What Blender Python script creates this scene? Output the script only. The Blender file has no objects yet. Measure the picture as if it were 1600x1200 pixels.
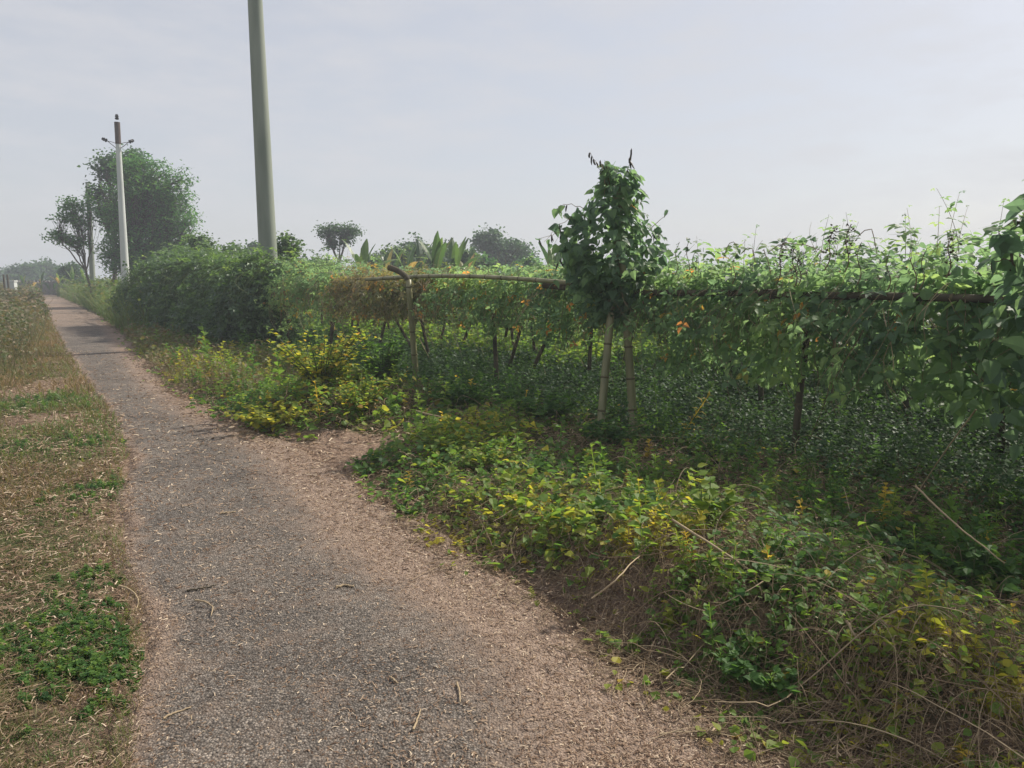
import bpy, math
import numpy as np
R = math.radians
rng = np.random.default_rng(7)
sc = bpy.context.scene
# ------------------------------------------------------------------ camera
F = 1164.0; PITCH = R(8.2); CH = 1.6
cam = bpy.data.cameras.new('camera'); cam.sensor_width = 36; cam.lens = 36*F/1600; cam.clip_start = .02; cam.clip_end = 3000
co = bpy.data.objects.new('camera', cam); co.location = (0, 0, CH); co.rotation_euler = (R(90)-PITCH, 0, 0)
sc.collection.objects.link(co); sc.camera = co
# ------------------------------------------------------------------ light
SUN_AZ = R(54)      # to the right of straight ahead
SUN_EL = R(42)
sun = bpy.data.lights.new('sun', 'SUN'); sun.energy = 5.0; sun.angle = R(1.6); sun.color = (1, .93, .82)
so = bpy.data.objects.new('sun', sun); sc.collection.objects.link(so)
so.rotation_euler = (R(90)-SUN_EL, 0, math.pi-SUN_AZ)
world = bpy.data.worlds.new('World'); sc.world = world; world.use_nodes = True
nt = world.node_tree; nt.nodes.clear(); N = nt.nodes; L = nt.links
wo = N.new('ShaderNodeOutputWorld'); bg = N.new('ShaderNodeBackground'); bg.inputs[1].default_value = .105
sky = N.new('ShaderNodeTexSky'); sky.sky_type = 'NISHITA'; sky.sun_disc = False
sky.sun_elevation = SUN_EL; sky.sun_rotation = SUN_AZ; sky.air_density = 1.0; sky.dust_density = 2.0; sky.ozone_density = 2.0
# thin high cloud veil and wisps
tc = N.new('ShaderNodeTexCoord'); mp = N.new('ShaderNodeMapping'); mp.inputs['Scale'].default_value = (2.2, 3.0, 9); mp.inputs['Rotation'].default_value = (0, .35, .5)
nz = N.new('ShaderNodeTexNoise'); nz.inputs['Scale'].default_value = 3.2; nz.inputs['Detail'].default_value = 7; nz.inputs['Roughness'].default_value = .62
cr = N.new('ShaderNodeValToRGB'); cr.color_ramp.elements[0].position = .40; cr.color_ramp.elements[0].color = (.70,)*3+(1,); cr.color_ramp.elements[1].position = .70; cr.color_ramp.elements[1].color = (.88,)*3+(1,)
mx = N.new('ShaderNodeMixRGB'); mx.inputs[2].default_value = (5.35, 5.35, 5.6, 1)
L.new(tc.outputs['Generated'], mp.inputs[0]); L.new(mp.outputs[0], nz.inputs[0]); L.new(nz.outputs[0], cr.inputs[0])
L.new(sky.outputs[0], mx.inputs[1]); L.new(cr.outputs[0], mx.inputs[0]); L.new(mx.outputs[0], bg.inputs[0]); L.new(bg.outputs[0], wo.inputs[0])
sc.view_settings.view_transform = 'Standard'; sc.view_settings.look = 'None'; sc.view_settings.exposure = 0.3; sc.view_settings.gamma = 1
sc.render.engine = 'CYCLES'
sc.cycles.max_bounces = 6; sc.cycles.transmission_bounces = 4; sc.cycles.diffuse_bounces = 4; sc.cycles.glossy_bounces = 2; sc.cycles.volume_bounces = 0; sc.cycles.transparent_max_bounces = 4
sc.cycles.use_denoising = True
# ------------------------------------------------------------------ maths helpers
def ray(u, v):
    a = (600-v)/F; c, s = math.cos(PITCH), math.sin(PITCH)
    return np.array([(u-800)/F, c+a*s, -s+a*c])
def at(u, v, Y):
    d = ray(u, v); return np.array([0, 0, CH]) + d*(Y/d[1])
def G(u, v, z=0.):
    d = ray(u, v); return (np.array([0, 0, CH]) + d*((z-CH)/d[2]))[:2]
def hsh(i, j, s):
    n = (i.astype(np.int64)*374761393 + j.astype(np.int64)*668265263 + s*974634777) & 0x7fffffff
    n = ((n ^ (n >> 13))*1274126177) & 0x7fffffff
    return ((n ^ (n >> 16)) & 0xffff)/65535.
def noise(x, y, sc_=1., seed=0, octv=3):
    x = np.asarray(x, float)*sc_; y = np.asarray(y, float)*sc_; t = 0; a = .5; w = 0
    for o in range(octv):
        i = np.floor(x); j = np.floor(y); fx = x-i; fy = y-j; fx = fx*fx*(3-2*fx); fy = fy*fy*(3-2*fy)
        v = (hsh(i, j, seed+o)*(1-fx)+hsh(i+1, j, seed+o)*fx)*(1-fy)+(hsh(i, j+1, seed+o)*(1-fx)+hsh(i+1, j+1, seed+o)*fx)*fy
        t = t+v*a; w += a; a *= .5; x = x*2.03+11; y = y*2.03+7
    return t/w
def sstep(a, b, x):
    t = np.clip((x-a)/(b-a), 0, 1); return t*t*(3-2*t)
def inpoly(x, y, P):
    P = np.asarray(P); c = np.zeros(np.shape(x), bool); j = len(P)-1
    for i in range(len(P)):
        xi, yi, xj, yj = P[i][0], P[i][1], P[j][0], P[j][1]
        with np.errstate(divide='ignore', invalid='ignore'):
            c ^= ((yi > y) != (yj > y)) & (x < (xj-xi)*(y-yi)/(yj-yi+1e-12)+xi)
        j = i
    return c
# path edges read off the ground: (row, left, right)
ROWS = [(1200,165,1300),(1100,190,1120),(1000,205,930),(930,195,840),(850,172,700),(780,180,600),(720,188,520),(690,188,440),(650,168,345),
        (600,130,262),(560,108,222),(520,85,190),(490,72,150),(472,64,112),(461,60,88)]
PL = np.array([G(a, v) for v, a, b in ROWS]); PR = np.array([G(b, v) for v, a, b in ROWS])
PY = PL[:, 1]; XL = PL[:, 0]; XR = PR[:, 0]
PYe = np.concatenate([[-4.], PY, [PY[-1]+25]]); 
XLe = np.concatenate([[XL[0]+.9], XL, [XL[-1]-22]]); XRe = np.concatenate([[XR[0]+1.0], XR, [XR[-1]-22]])
def pathd(x, y):            # >0 outside the path, metres
    l = np.interp(y, PYe, XLe); r = np.interp(y, PYe, XRe)
    return np.maximum(l-x, x-r)*.86
# trellis line
T0 = np.array([-13.5, 27.]); TE = np.array([.613, -.789]); TE /= np.linalg.norm(TE); TN = np.array([-TE[1], TE[0]])
def fld(s, d):
    s = np.asarray(s, float); d = np.asarray(d, float)
    return T0[0]+TE[0]*s+TN[0]*d, T0[1]+TE[1]*s+TN[1]*d
def sd(x, y):
    return (x-T0[0])*TE[0]+(y-T0[1])*TE[1], (x-T0[0])*TN[0]+(y-T0[1])*TN[1]
SPUR = np.array([G(u, v) for u, v in [(380,690),(440,680),(520,682),(590,684),(640,692),(600,706),(550,730),(560,800),(640,850),(500,850),(380,720)]])
MOUNDS = [(G(960,930), .13, .75), (G(1120,880), .14, .8), (G(1320,1010), .12, .55), (G(500,655), .26, .9), (G(600,640), .2, .8), (G(330,610), .12, 1.0), (G(1500,1130), .14, .5), (G(800,800), .08, .6), (G(760,680),.15,.8)]
def h(x, y):
    x = np.asarray(x, float); y = np.asarray(y, float)
    d = pathd(x, y); k = sstep(0, .5, d)
    z = -.03+.03*sstep(-.1, .12, d)+k*(noise(x, y, .9, 3)-.4)*.09+k*(noise(x, y, 5, 5)-.5)*.035
    for c, a, r in MOUNDS:
        z = z+k*a*np.exp(-((x-c[0])**2+(y-c[1])**2)/(r*r))
    far = sstep(60, 90, np.hypot(x, y))
    return z*(1-far)
# ------------------------------------------------------------------ mesh buffer
class Buf:
    def __init__(s): s.v = []; s.f = {3: [], 4: []}; s.r = {3: [], 4: []}; s.m = {3: [], 4: []}; s.n = 0
    def add(s, v, f, rnd=.5, mi=0):
        v = np.asarray(v, float).reshape(-1, 3); f = np.asarray(f, int); k = f.shape[1]
        s.v.append(v); s.f[k].append(f+s.n); s.n += len(v)
        s.r[k].append(np.broadcast_to(np.asarray(rnd, float), (len(f),)).copy()); s.m[k].append(np.full(len(f), mi, int))
    def inst(s, tv, tf, P, Rm, S, rnd=.5, mi=0):
        tv = np.asarray(tv, float); n = len(P)
        if n == 0: return
        S = np.broadcast_to(np.asarray(S, float).reshape(-1, 1) if np.ndim(S) < 2 else S, (n, 3))
        V = np.einsum('nij,nkj->nki', Rm, tv[None]*S[:, None, :])+P[:, None, :]
        rnd = np.broadcast_to(np.asarray(rnd, float), (n,))
        V = V.reshape(-1, 3); off = (np.arange(n)*len(tv))
        fs = [(k, np.array([q for q in tf if len(q) == k])) for k in (3, 4)]
        base = s.n; s.v.append(V); s.n += len(V)
        for k, t in fs:
            if len(t) == 0: continue
            ff = (t[None]+off[:, None, None]).reshape(-1, k)+base
            s.f[k].append(ff); s.r[k].append(np.repeat(rnd, len(t))); s.m[k].append(np.full(len(ff), mi, int))
    def tube(s, pts, rad, sides=4, rnd=.5, mi=0, cap=False):
        pts = np.asarray(pts, float); n = len(pts); rad = np.broadcast_to(rad, (n,))
        d = np.gradient(pts, axis=0); d /= np.linalg.norm(d, axis=1, keepdims=True)+1e-9
        up = np.array([0, 0, 1.]) if abs(d[:, 2]).mean() < .8 else np.array([1., 0, 0])
        a = np.cross(d, up); a /= np.linalg.norm(a, axis=1, keepdims=True)+1e-9; b = np.cross(d, a)
        t = np.arange(sides)*2*np.pi/sides
        V = pts[:, None]+rad[:, None, None]*(np.cos(t)[None, :, None]*a[:, None]+np.sin(t)[None, :, None]*b[:, None])
        i = np.arange(n-1)[:, None]*sides; j = np.arange(sides)[None]; j2 = (j+1) % sides
        f = np.stack([i+j, i+j2, i+sides+j2, i+sides+j], -1).reshape(-1, 4)
        b0 = s.n; s.add(V, f, rnd, mi)
        if cap:
            for e, o in ((0, 1), (n-1, 0)):
                idx = [b0+e*sides+k for k in range(sides)]
                c = s.n; s.v.append(pts[e][None]); s.n += 1
                tf = np.array([[idx[k], idx[(k+1) % sides], c] for k in range(sides)])
                s.f[3].append(tf); s.r[3].append(np.full(sides, float(np.mean(rnd)))); s.m[3].append(np.full(sides, mi, int))
    def tubes(s, P, rad, sides=3, rnd=None, mi=0):     # P: n x m x 3 many polylines at once
        P = np.asarray(P, float); n, m, _ = P.shape
        rad = np.broadcast_to(rad, (n, m))
        d = np.gradient(P, axis=1); d /= np.linalg.norm(d, axis=2, keepdims=True)+1e-9
        a = np.cross(d, np.array([.3, .2, 1.])); a /= np.linalg.norm(a, axis=2, keepdims=True)+1e-9; b = np.cross(d, a)
        t = np.arange(sides)*2*np.pi/sides
        V = P[:, :, None]+rad[:, :, None, None]*(np.cos(t)[:, None]*a[:, :, None]+np.sin(t)[:, None]*b[:, :, None])
        i = np.arange(m-1)[:, None]*sides; j = np.arange(sides)[None]; j2 = (j+1) % sides
        f = np.stack([i+j, i+j2, i+sides+j2, i+sides+j], -1).reshape(-1, 4)
        ff = (f[None]+(np.arange(n)*m*sides)[:, None, None]).reshape(-1, 4)
        if rnd is None: rnd = rng.random(n)
        s.add(V, ff, np.repeat(np.broadcast_to(rnd, (n,)), len(f)), mi)
    def build(s, name, mats, parent=None, smooth=False, attrs=None):
        me = bpy.data.meshes.new(name); V = np.concatenate(s.v) if s.v else np.zeros((0, 3))
        fa = []; ra = []; ma = []; tot = []
        for k in (3, 4):
            if s.f[k]:
                a = np.concatenate(s.f[k]); fa.append(a.ravel()); ra.append(np.concatenate(s.r[k])); ma.append(np.concatenate(s.m[k])); tot.append(np.full(len(a), k))
        li = np.concatenate(fa); tot = np.concatenate(tot); ra = np.concatenate(ra); ma = np.concatenate(ma)
        me.vertices.add(len(V)); me.vertices.foreach_set('co', V.astype(np.float32).ravel())
        me.loops.add(len(li)); me.loops.foreach_set('vertex_index', li.astype(np.int32))
        me.polygons.add(len(tot)); me.polygons.foreach_set('loop_start', np.concatenate([[0], np.cumsum(tot)[:-1]]).astype(np.int32))
        me.polygons.foreach_set('loop_total', tot.astype(np.int32))
        me.polygons.foreach_set('material_index', ma.astype(np.int32))
        me.polygons.foreach_set('use_smooth', np.full(len(tot), smooth))
        for m in (mats if isinstance(mats, (list, tuple)) else [mats]): me.materials.append(m)
        at_ = me.attributes.new('rnd', 'FLOAT', 'FACE'); at_.data.foreach_set('value', ra.astype(np.float32))
        for k, v in (attrs or {}).items():
            q = me.attributes.new(k, 'FLOAT', 'POINT'); q.data.foreach_set('value', np.asarray(v, np.float32))
        me.update(calc_edges=True)
        o = bpy.data.objects.new(name, me); sc.collection.objects.link(o)
        if parent is not None: o.parent = parent; o.matrix_parent_inverse = parent.matrix_world.inverted() if False else o.matrix_parent_inverse
        return o
def tag(o, label=None, cat=None, group=None, kind=None):
    if label: o['label'] = label
    if cat: o['category'] = cat
    if group: o['group'] = group
    if kind: o['kind'] = kind
    return o
def empty(name, label, cat, group=None):    # geometry of children is written in world coordinates
    o = bpy.data.objects.new(name, None); sc.collection.objects.link(o); o.empty_display_size = .2
    return tag(o, label, cat, group)
def seat(e, loc):                            # put the Empty at the thing's base, keep the children where they are
    e.location = loc
    for c in e.children: c.location = (-loc[0], -loc[1], -loc[2])
def frames(D, Nn):
    D = D/(np.linalg.norm(D, axis=1, keepdims=True)+1e-9); X = np.cross(D, Nn); X /= np.linalg.norm(X, axis=1, keepdims=True)+1e-9
    Z = np.cross(X, D); return np.stack([X, D, Z], -1)
def rndrot(n, droop=0., spread=.5, tilt=.5):
    a = rng.random(n)*2*np.pi
    D = np.stack([np.cos(a), np.sin(a), -droop+spread*rng.normal(size=n)], -1)
    Nn = np.stack([tilt*rng.normal(size=n), tilt*rng.normal(size=n), np.ones(n)], -1)
    return frames(D, Nn)
# ------------------------------------------------------------------ materials
def newmat(name):
    m = bpy.data.materials.new(name); m.use_nodes = True; t = m.node_tree; t.nodes.clear()
    o = t.nodes.new('ShaderNodeOutputMaterial'); return m, t, o
def ramp(t, cols):
    r = t.nodes.new('ShaderNodeValToRGB'); e = r.color_ramp.elements
    while len(e) < len(cols): e.new(.5)
    for i, (p, c) in enumerate(cols): e[i].position = p; e[i].color = tuple(c)+(1,)
    return r
def leafmat(name, cols, rough=.5, trans=.4, tcol=1.6, spec=.4, tb=.6):
    m, t, o = newmat(name); A = t.nodes.new('ShaderNodeAttribute'); A.attribute_name = 'rnd'
    r = ramp(t, cols); t.links.new(A.outputs['Fac'], r.inputs[0])
    p = t.nodes.new('ShaderNodeBsdfPrincipled'); p.inputs['Roughness'].default_value = rough; p.inputs['Specular IOR Level'].default_value = spec
    t.links.new(r.outputs[0], p.inputs['Base Color'])
    mu = t.nodes.new('ShaderNodeMixRGB'); mu.blend_type = 'MULTIPLY'; mu.inputs[0].default_value = 1; mu.inputs[2].default_value = (tcol*1.15, tcol*1.1, tcol*tb, 1)
    t.links.new(r.outputs[0], mu.inputs[1])
    tr = t.nodes.new('ShaderNodeBsdfTranslucent'); t.links.new(mu.outputs[0], tr.inputs[0])
    mi = t.nodes.new('ShaderNodeMixShader'); mi.inputs[0].default_value = trans
    t.links.new(p.outputs[0], mi.inputs[1]); t.links.new(tr.outputs[0], mi.inputs[2]); t.links.new(mi.outputs[0], o.inputs[0])
    return m
def solid(name, cols, rough=.8, scale=8., stretch=(1, 1, 1), bump=.3, spec=.2, attr=False):
    m, t, o = newmat(name); p = t.nodes.new('ShaderNodeBsdfPrincipled'); p.inputs['Roughness'].default_value = rough; p.inputs['Specular IOR Level'].default_value = spec
    g = t.nodes.new('ShaderNodeNewGeometry'); mp = t.nodes.new('ShaderNodeMapping'); mp.inputs['Scale'].default_value = stretch
    nz = t.nodes.new('ShaderNodeTexNoise'); nz.inputs['Scale'].default_value = scale; nz.inputs['Detail'].default_value = 6
    t.links.new(g.outputs['Position'], mp.inputs[0]); t.links.new(mp.outputs[0], nz.inputs[0]); r = ramp(t, cols)
    if attr:
        A = t.nodes.new('ShaderNodeAttribute'); A.attribute_name = 'rnd'; t.links.new(A.outputs['Fac'], r.inputs[0])
    else: t.links.new(nz.outputs[0], r.inputs[0])
    t.links.new(r.outputs[0], p.inputs['Base Color'])
    b = t.nodes.new('ShaderNodeBump'); b.inputs['Strength'].default_value = bump; b.inputs['Distance'].default_value = .01
    t.links.new(nz.outputs[0], b.inputs['Height']); t.links.new(b.outputs[0], p.inputs['Normal']); t.links.new(p.outputs[0], o.inputs[0])
    return m
BEAN = [(0, (.058, .105, .070)), (.35, (.10, .175, .092)), (.62, (.15, .24, .095)), (.84, (.21, .30, .095)), (.90, (.24, .21, .05)), (.95, (.42, .24, .05)), (1, (.40, .16, .05))]
M_bean = leafmat('bean_leaf', BEAN, .52, .56, 2.0, .45, .95)
M_beand = leafmat('bean_leaf_dry', [(0, (.05, .085, .04)), (.35, (.10, .14, .055)), (.55, (.17, .17, .085)), (.75, (.22, .19, .11)), (.9, (.30, .24, .09)), (1, (.40, .20, .06))], .6, .4, 1.7)
M_hedge = leafmat('hedge_leaf', [(0, (.038, .075, .046)), (.5, (.075, .135, .062)), (.85, (.12, .20, .07)), (1, (.18, .25, .08))], .4, .42, 2.0, .5)
M_tree = leafmat('tree_leaf', [(0, (.035, .105, .045)), (.5, (.07, .18, .06)), (1, (.11, .20, .055))], .5, .42, 1.9)
M_dtree = leafmat('tree_leaf_dark', [(0, (.026, .062, .038)), (.6, (.052, .115, .055)), (1, (.09, .17, .07))], .6, .4, 1.6)
M_ban = leafmat('banana_leaf', [(0, (.025, .055, .028)), (.5, (.05, .10, .035)), (.8, (.12, .19, .05)), (.92, (.2, .2, .07)), (1, (.28, .19, .09))], .4, .45, 2.0)
M_weed = leafmat('weed_leaf', [(0, (.036, .085, .032)), (.35, (.075, .155, .04)), (.6, (.14, .22, .045)), (.8, (.25, .26, .045)), (.92, (.40, .34, .05)), (1, (.34, .20, .06))], .55, .48, 2.0, .2)
M_under = leafmat('underleaf', [(0, (.032, .068, .038)), (.5, (.055, .112, .046)), (.85, (.075, .14, .042)), (1, (.14, .21, .055))], .58, .36, 1.8, .32)
M_gr = leafmat('grass_blade', [(0, (.06, .13, .035)), (.3, (.12, .18, .05)), (.5, (.15, .155, .06)), (.75, (.17, .125, .07)), (1, (.26, .185, .115))], .6, .35, 1.5)
M_dry = leafmat('dry_litter', [(0, (.06, .036, .024)), (.4, (.17, .105, .068)), (.7, (.33, .235, .16)), (1, (.66, .55, .41))], .8, .12, 1.2, .2)
M_stem = solid('dry_stem', [(0, (.09, .06, .035)), (.5, (.21, .15, .09)), (1, (.42, .33, .21))], .7, 30, bump=.2, attr=True)
M_gstem = solid('green_stem', [(0, (.05, .08, .03)), (1, (.12, .15, .06))], .6, 30, attr=True)
M_bark = solid('bark', [(.3, (.05, .042, .033)), (.7, (.13, .105, .08))], .9, 12, (1, 1, .3), .6)
M_bamboo = solid('bamboo', [(.3, (.12, .125, .055)), (.55, (.21, .20, .10)), (.75, (.28, .24, .15))], .45, 9, (1, 1, .25), .2, .4)
M_bdark = solid('weathered_bamboo', [(.3, (.035, .032, .024)), (.7, (.11, .09, .06))], .8, 9, (1, 1, .3), .4)
M_node = solid('bamboo_node', [(.3, (.07, .065, .035)), (.7, (.13, .11, .06))], .7, 20)
M_conc = solid('concrete', [(.25, (.15, .175, .14)), (.5, (.235, .26, .215)), (.75, (.29, .31, .26))], .85, 3.0, (1, 1, .12), .3)
M_concw = solid('pale_concrete', [(.3, (.44, .46, .44)), (.7, (.58, .6, .57))], .85, 3, (1, 1, .2), .1)
M_black = solid('dark_porcelain', [(.3, (.012, .011, .012)), (.7, (.03, .026, .024))], .3, 20)
M_iron = solid('rusty_iron', [(.3, (.05, .035, .03)), (.7, (.12, .085, .07))], .7, 30)
M_wall = solid('old_wall', [(.3, (.11, .10, .10)), (.7, (.20, .185, .18))], .9, 3)
M_pod = leafmat('pod', [(0, (.02, .018, .014)), (.6, (.05, .04, .025)), (1, (.09, .11, .04))], .5, .15)
M_petal = leafmat('petal', [(0, (.7, .7, .66)), (1, (.8, .8, .76))], .6, .3, 1)

def ground_mat():
    m, t, o = newmat('soil'); n = t.nodes; l = t.links
    p = n.new('ShaderNodeBsdfPrincipled'); p.inputs['Roughness'].default_value = .95; p.inputs['Specular IOR Level'].default_value = .105
    g = n.new('ShaderNodeNewGeometry')
    def nz(s, d=6, r=.6):
        q = n.new('ShaderNodeTexNoise'); q.inputs['Scale'].default_value = s; q.inputs['Detail'].default_value = d; q.inputs['Roughness'].default_value = r; l.new(g.outputs['Position'], q.inputs[0]); return q
    a = nz(28, 8, .75); r1 = ramp(t, [(.3, (.12, .078, .055)), (.5, (.24, .168, .125)), (.7, (.40, .30, .225))]); l.new(a.outputs[0], r1.inputs[0])
    b = nz(14, 7, .7); r2 = ramp(t, [(.3, (.035, .05, .02)), (.5, (.075, .085, .03)), (.68, (.15, .125, .065))]); l.new(b.outputs[0], r2.inputs[0])
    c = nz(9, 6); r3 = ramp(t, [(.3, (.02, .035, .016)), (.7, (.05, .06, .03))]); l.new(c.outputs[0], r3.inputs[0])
    A = n.new('ShaderNodeAttribute'); A.attribute_name = 'dirt'; B = n.new('ShaderNodeAttribute'); B.attribute_name = 'field'
    m1 = n.new('ShaderNodeMixRGB'); l.new(A.outputs['Fac'], m1.inputs[0]); l.new(r2.outputs[0], m1.inputs[1]); l.new(r1.outputs[0], m1.inputs[2])
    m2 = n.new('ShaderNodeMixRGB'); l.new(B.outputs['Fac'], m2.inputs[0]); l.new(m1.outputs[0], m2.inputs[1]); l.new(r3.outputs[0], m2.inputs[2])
    l.new(m2.outputs[0], p.inputs['Base Color'])
    bp = n.new('ShaderNodeBump'); bp.inputs['Strength'].default_value = .9; bp.inputs['Distance'].default_value = .03; l.new(a.outputs[0], bp.inputs['Height']); l.new(bp.outputs[0], p.inputs['Normal'])
    l.new(p.outputs[0], o.inputs[0]); return m
def path_mat():
    m, t, o = newmat('worn_asphalt'); n = t.nodes; l = t.links
    p = n.new('ShaderNodeBsdfPrincipled'); p.inputs['Roughness'].default_value = .85; p.inputs['Specular IOR Level'].default_value = .3
    g = n.new('ShaderNodeNewGeometry')
    def nz(s, d=6, r=.6):
        q = n.new('ShaderNodeTexNoise'); q.inputs['Scale'].default_value = s; q.inputs['Detail'].default_value = d; q.inputs['Roughness'].default_value = r; l.new(g.outputs['Position'], q.inputs[0]); return q
    vo = n.new('ShaderNodeTexVoronoi'); vo.inputs['Scale'].default_value = 105; l.new(g.outputs['Position'], vo.inputs[0])
    v2 = n.new('ShaderNodeTexVoronoi'); v2.inputs['Scale'].default_value = 170; l.new(g.outputs['Position'], v2.inputs[0])
    sep = n.new('ShaderNodeSeparateColor'); l.new(vo.outputs['Color'], sep.inputs[0])
    r1 = ramp(t, [(0, (.085, .070, .058)), (.45, (.175, .150, .128)), (.8, (.255, .225, .195)), (1, (.38, .33, .285))]); l.new(sep.outputs[0], r1.inputs[0])
    big = nz(1.6, 5, .6); rb = ramp(t, [(.32, (.72,)*3), (.68, (1.2, 1.17, 1.13))]); l.new(big.outputs[0], rb.inputs[0])
    mm = n.new('ShaderNodeMixRGB'); mm.blend_type = 'MULTIPLY'; mm.inputs[0].default_value = 1; l.new(r1.outputs[0], mm.inputs[1]); l.new(rb.outputs[0], mm.inputs[2])
    # crevices between the stones
    rc = ramp(t, [(0, (1,)*3), (.55, (.8,)*3), (.9, (.45,)*3)]); 
    ml = n.new('ShaderNodeMath'); ml.operation = 'MULTIPLY'; ml.inputs[1].default_value = 1.3; l.new(vo.outputs['Distance'], ml.inputs[0]); l.new(ml.outputs[0], rc.inputs[0])
    m3 = n.new('ShaderNodeMixRGB'); m3.blend_type = 'MULTIPLY'; m3.inputs[0].default_value = 1; l.new(mm.outputs[0], m3.inputs[1]); l.new(rc.outputs[0], m3.inputs[2])
    a = nz(32, 8, .78); rd = ramp(t, [(.3, (.12, .080, .058)), (.5, (.25, .180, .135)), (.7, (.42, .32, .245))]); l.new(a.outputs[0], rd.inputs[0])
    A = n.new('ShaderNodeAttribute'); A.attribute_name = 'dirt'
    b = nz(5, 8, .7); ad = n.new('ShaderNodeMath'); ad.operation = 'ADD'; l.new(A.outputs['Fac'], ad.inputs[0]); l.new(b.outputs[0], ad.inputs[1])
    rm = ramp(t, [(.50, (0,)*3), (1.02, (1,)*3)]); l.new(ad.outputs[0], rm.inputs[0])
    mk = n.new('ShaderNodeMixRGB'); l.new(rm.outputs[0], mk.inputs[0]); l.new(m3.outputs[0], mk.inputs[1]); l.new(rd.outputs[0], mk.inputs[2])
    l.new(mk.outputs[0], p.inputs['Base Color'])
    s = n.new('ShaderNodeMath'); s.operation = 'MULTIPLY_ADD'; s.inputs[1].default_value = -1.; l.new(vo.outputs['Distance'], s.inputs[0]); l.new(a.outputs[0], s.inputs[2])
    bp = n.new('ShaderNodeBump'); bp.inputs['Strength'].default_value = .8; bp.inputs['Distance'].default_value = .012; l.new(s.outputs[0], bp.inputs['Height']); l.new(bp.outputs[0], p.inputs['Normal'])
    l.new(p.outputs[0], o.inputs[0]); return m
M_ground = ground_mat(); M_path = path_mat()
# ------------------------------------------------------------------ ground sheet and path
def nonuni(lo, hi, step, grow, far_lo, far_hi):
    a = list(np.arange(lo, hi, step)); s = step; x = a[-1]
    while x < far_hi: s *= grow; x += s; a.append(x)
    s = step; x = a[0]; b = []
    while x > far_lo: s *= grow; x -= s; b.append(x)
    return np.array(b[::-1]+a)
gx = nonuni(-8, 6, .07, 1.09, -480, 480); gy = nonuni(0, 14, .07, 1.09, -30, 480)
X, Y = np.meshgrid(gx, gy); Z = h(X, Y); nx, ny = len(gx), len(gy)
i = np.arange(ny-1)[:, None]*nx; j = np.arange(nx-1)[None]
fq = np.stack([i+j, i+j+1, i+nx+j+1, i+nx+j], -1).reshape(-1, 4)
B = Buf(); B.add(np.stack([X, Y, Z], -1), fq)
s_, d_ = sd(X, Y); pd = pathd(X, Y)
TRACKS = [np.array([G(u, v) for u, v in q]) for q in ([(0,652),(150,645),(200,655),(180,668),(0,668)], [(0,612),(80,590),(150,590),(150,608),(0,640)])]
def dirtmask(x, y):
    d = sstep(.35, -.05, pathd(x, y)+(noise(x, y, 3, 21)-.5)*.5)
    d = np.maximum(d, inpoly(x, y, SPUR)*1.)
    for T in TRACKS: d = np.maximum(d, inpoly(x+.15*(noise(x, y, 4, 9)-.5), y+.2*(noise(x, y, 4, 19)-.5), T)*.9)
    s, dd = sd(x, y)
    near = sstep(5.2, 3.5, y)*(x > 0)*sstep(.40, .55, noise(x, y, 1.6, 33)+.1)
    return np.maximum(d, near)
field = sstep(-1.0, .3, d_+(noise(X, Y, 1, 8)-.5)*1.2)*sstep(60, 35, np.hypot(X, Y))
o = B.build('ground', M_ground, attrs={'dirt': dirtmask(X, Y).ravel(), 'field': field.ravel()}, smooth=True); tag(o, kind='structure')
ys = np.concatenate([np.arange(-3.5, 12, .06), np.arange(12, 30, .2), np.arange(30, 82, .6)]); W = 60
l_ = np.interp(ys, PYe, XLe)+.12*(noise(ys, ys*0, 1.3, 2)-.5)*2; r_ = np.interp(ys, PYe, XRe)+.2*(noise(ys, ys*0+9, 1.1, 4)-.5)*2
t = np.linspace(0, 1, W)[None]; PX = l_[:, None]*(1-t)+r_[:, None]*t; PYg = np.broadcast_to(ys[:, None], PX.shape)
edge = np.minimum(PX-l_[:, None], r_[:, None]-PX)
PZ = .012-.05*sstep(.12, 0, edge)+(noise(PX, PYg, 1.2, 6)-.5)*.015*sstep(0, .3, edge)
AR = np.array([(1200,900),(1100,880),(1000,800),(930,690),(850,560),(780,500),(720,450),(690,400),(650,310),(600,240),(560,205),(520,176),(490,140),(461,84)], float)
ar = np.array([G(u, v) for v, u in AR]); aR = np.interp(PYg, np.concatenate([[-4], ar[:, 1]]), np.concatenate([[ar[0, 0]+.5], ar[:, 0]]))
dirt = np.maximum(sstep(-.55, .45, PX-aR), sstep(.24+.3*(noise(PX, PYg, 2.3, 41)-.5), -.06, PX-l_[:, None]))
dirt = np.maximum(dirt, .55*sstep(18, 30, PYg)*noise(PX, PYg, .5, 44)*1.5)
i = np.arange(len(ys)-1)[:, None]*W; j = np.arange(W-1)[None]
B = Buf(); B.add(np.stack([PX, PYg, PZ], -1), np.stack([i+j, i+j+1, i+W+j+1, i+W+j], -1).reshape(-1, 4))
o = B.build('path', M_path, attrs={'dirt': dirt.ravel()}, smooth=True); tag(o, kind='structure')
def hz(x, y):       # height of what one stands on
    return np.where(pathd(x, y) < 0, .012, h(x, y))
# ------------------------------------------------------------------ templates
LEAF_V = [(0,0,0), (.36,.22,.06), (.40,.52,.07), (0,1,-.10), (-.40,.52,.07), (-.36,.22,.06)]
LEAF_F = [(0,1,2,3), (0,3,4,5)]
SIMP_V = [(0,0,0), (.30,.45,.05), (0,1,-.06), (-.30,.45,.05)]; SIMP_F = [(0,1,2,3)]
SLIM_V = np.array([(0,0,0), (.14,.4,.03), (0,1,-.08), (-.14,.4,.03)]); SLIM_F = [(0,1,2,3)]
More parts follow.
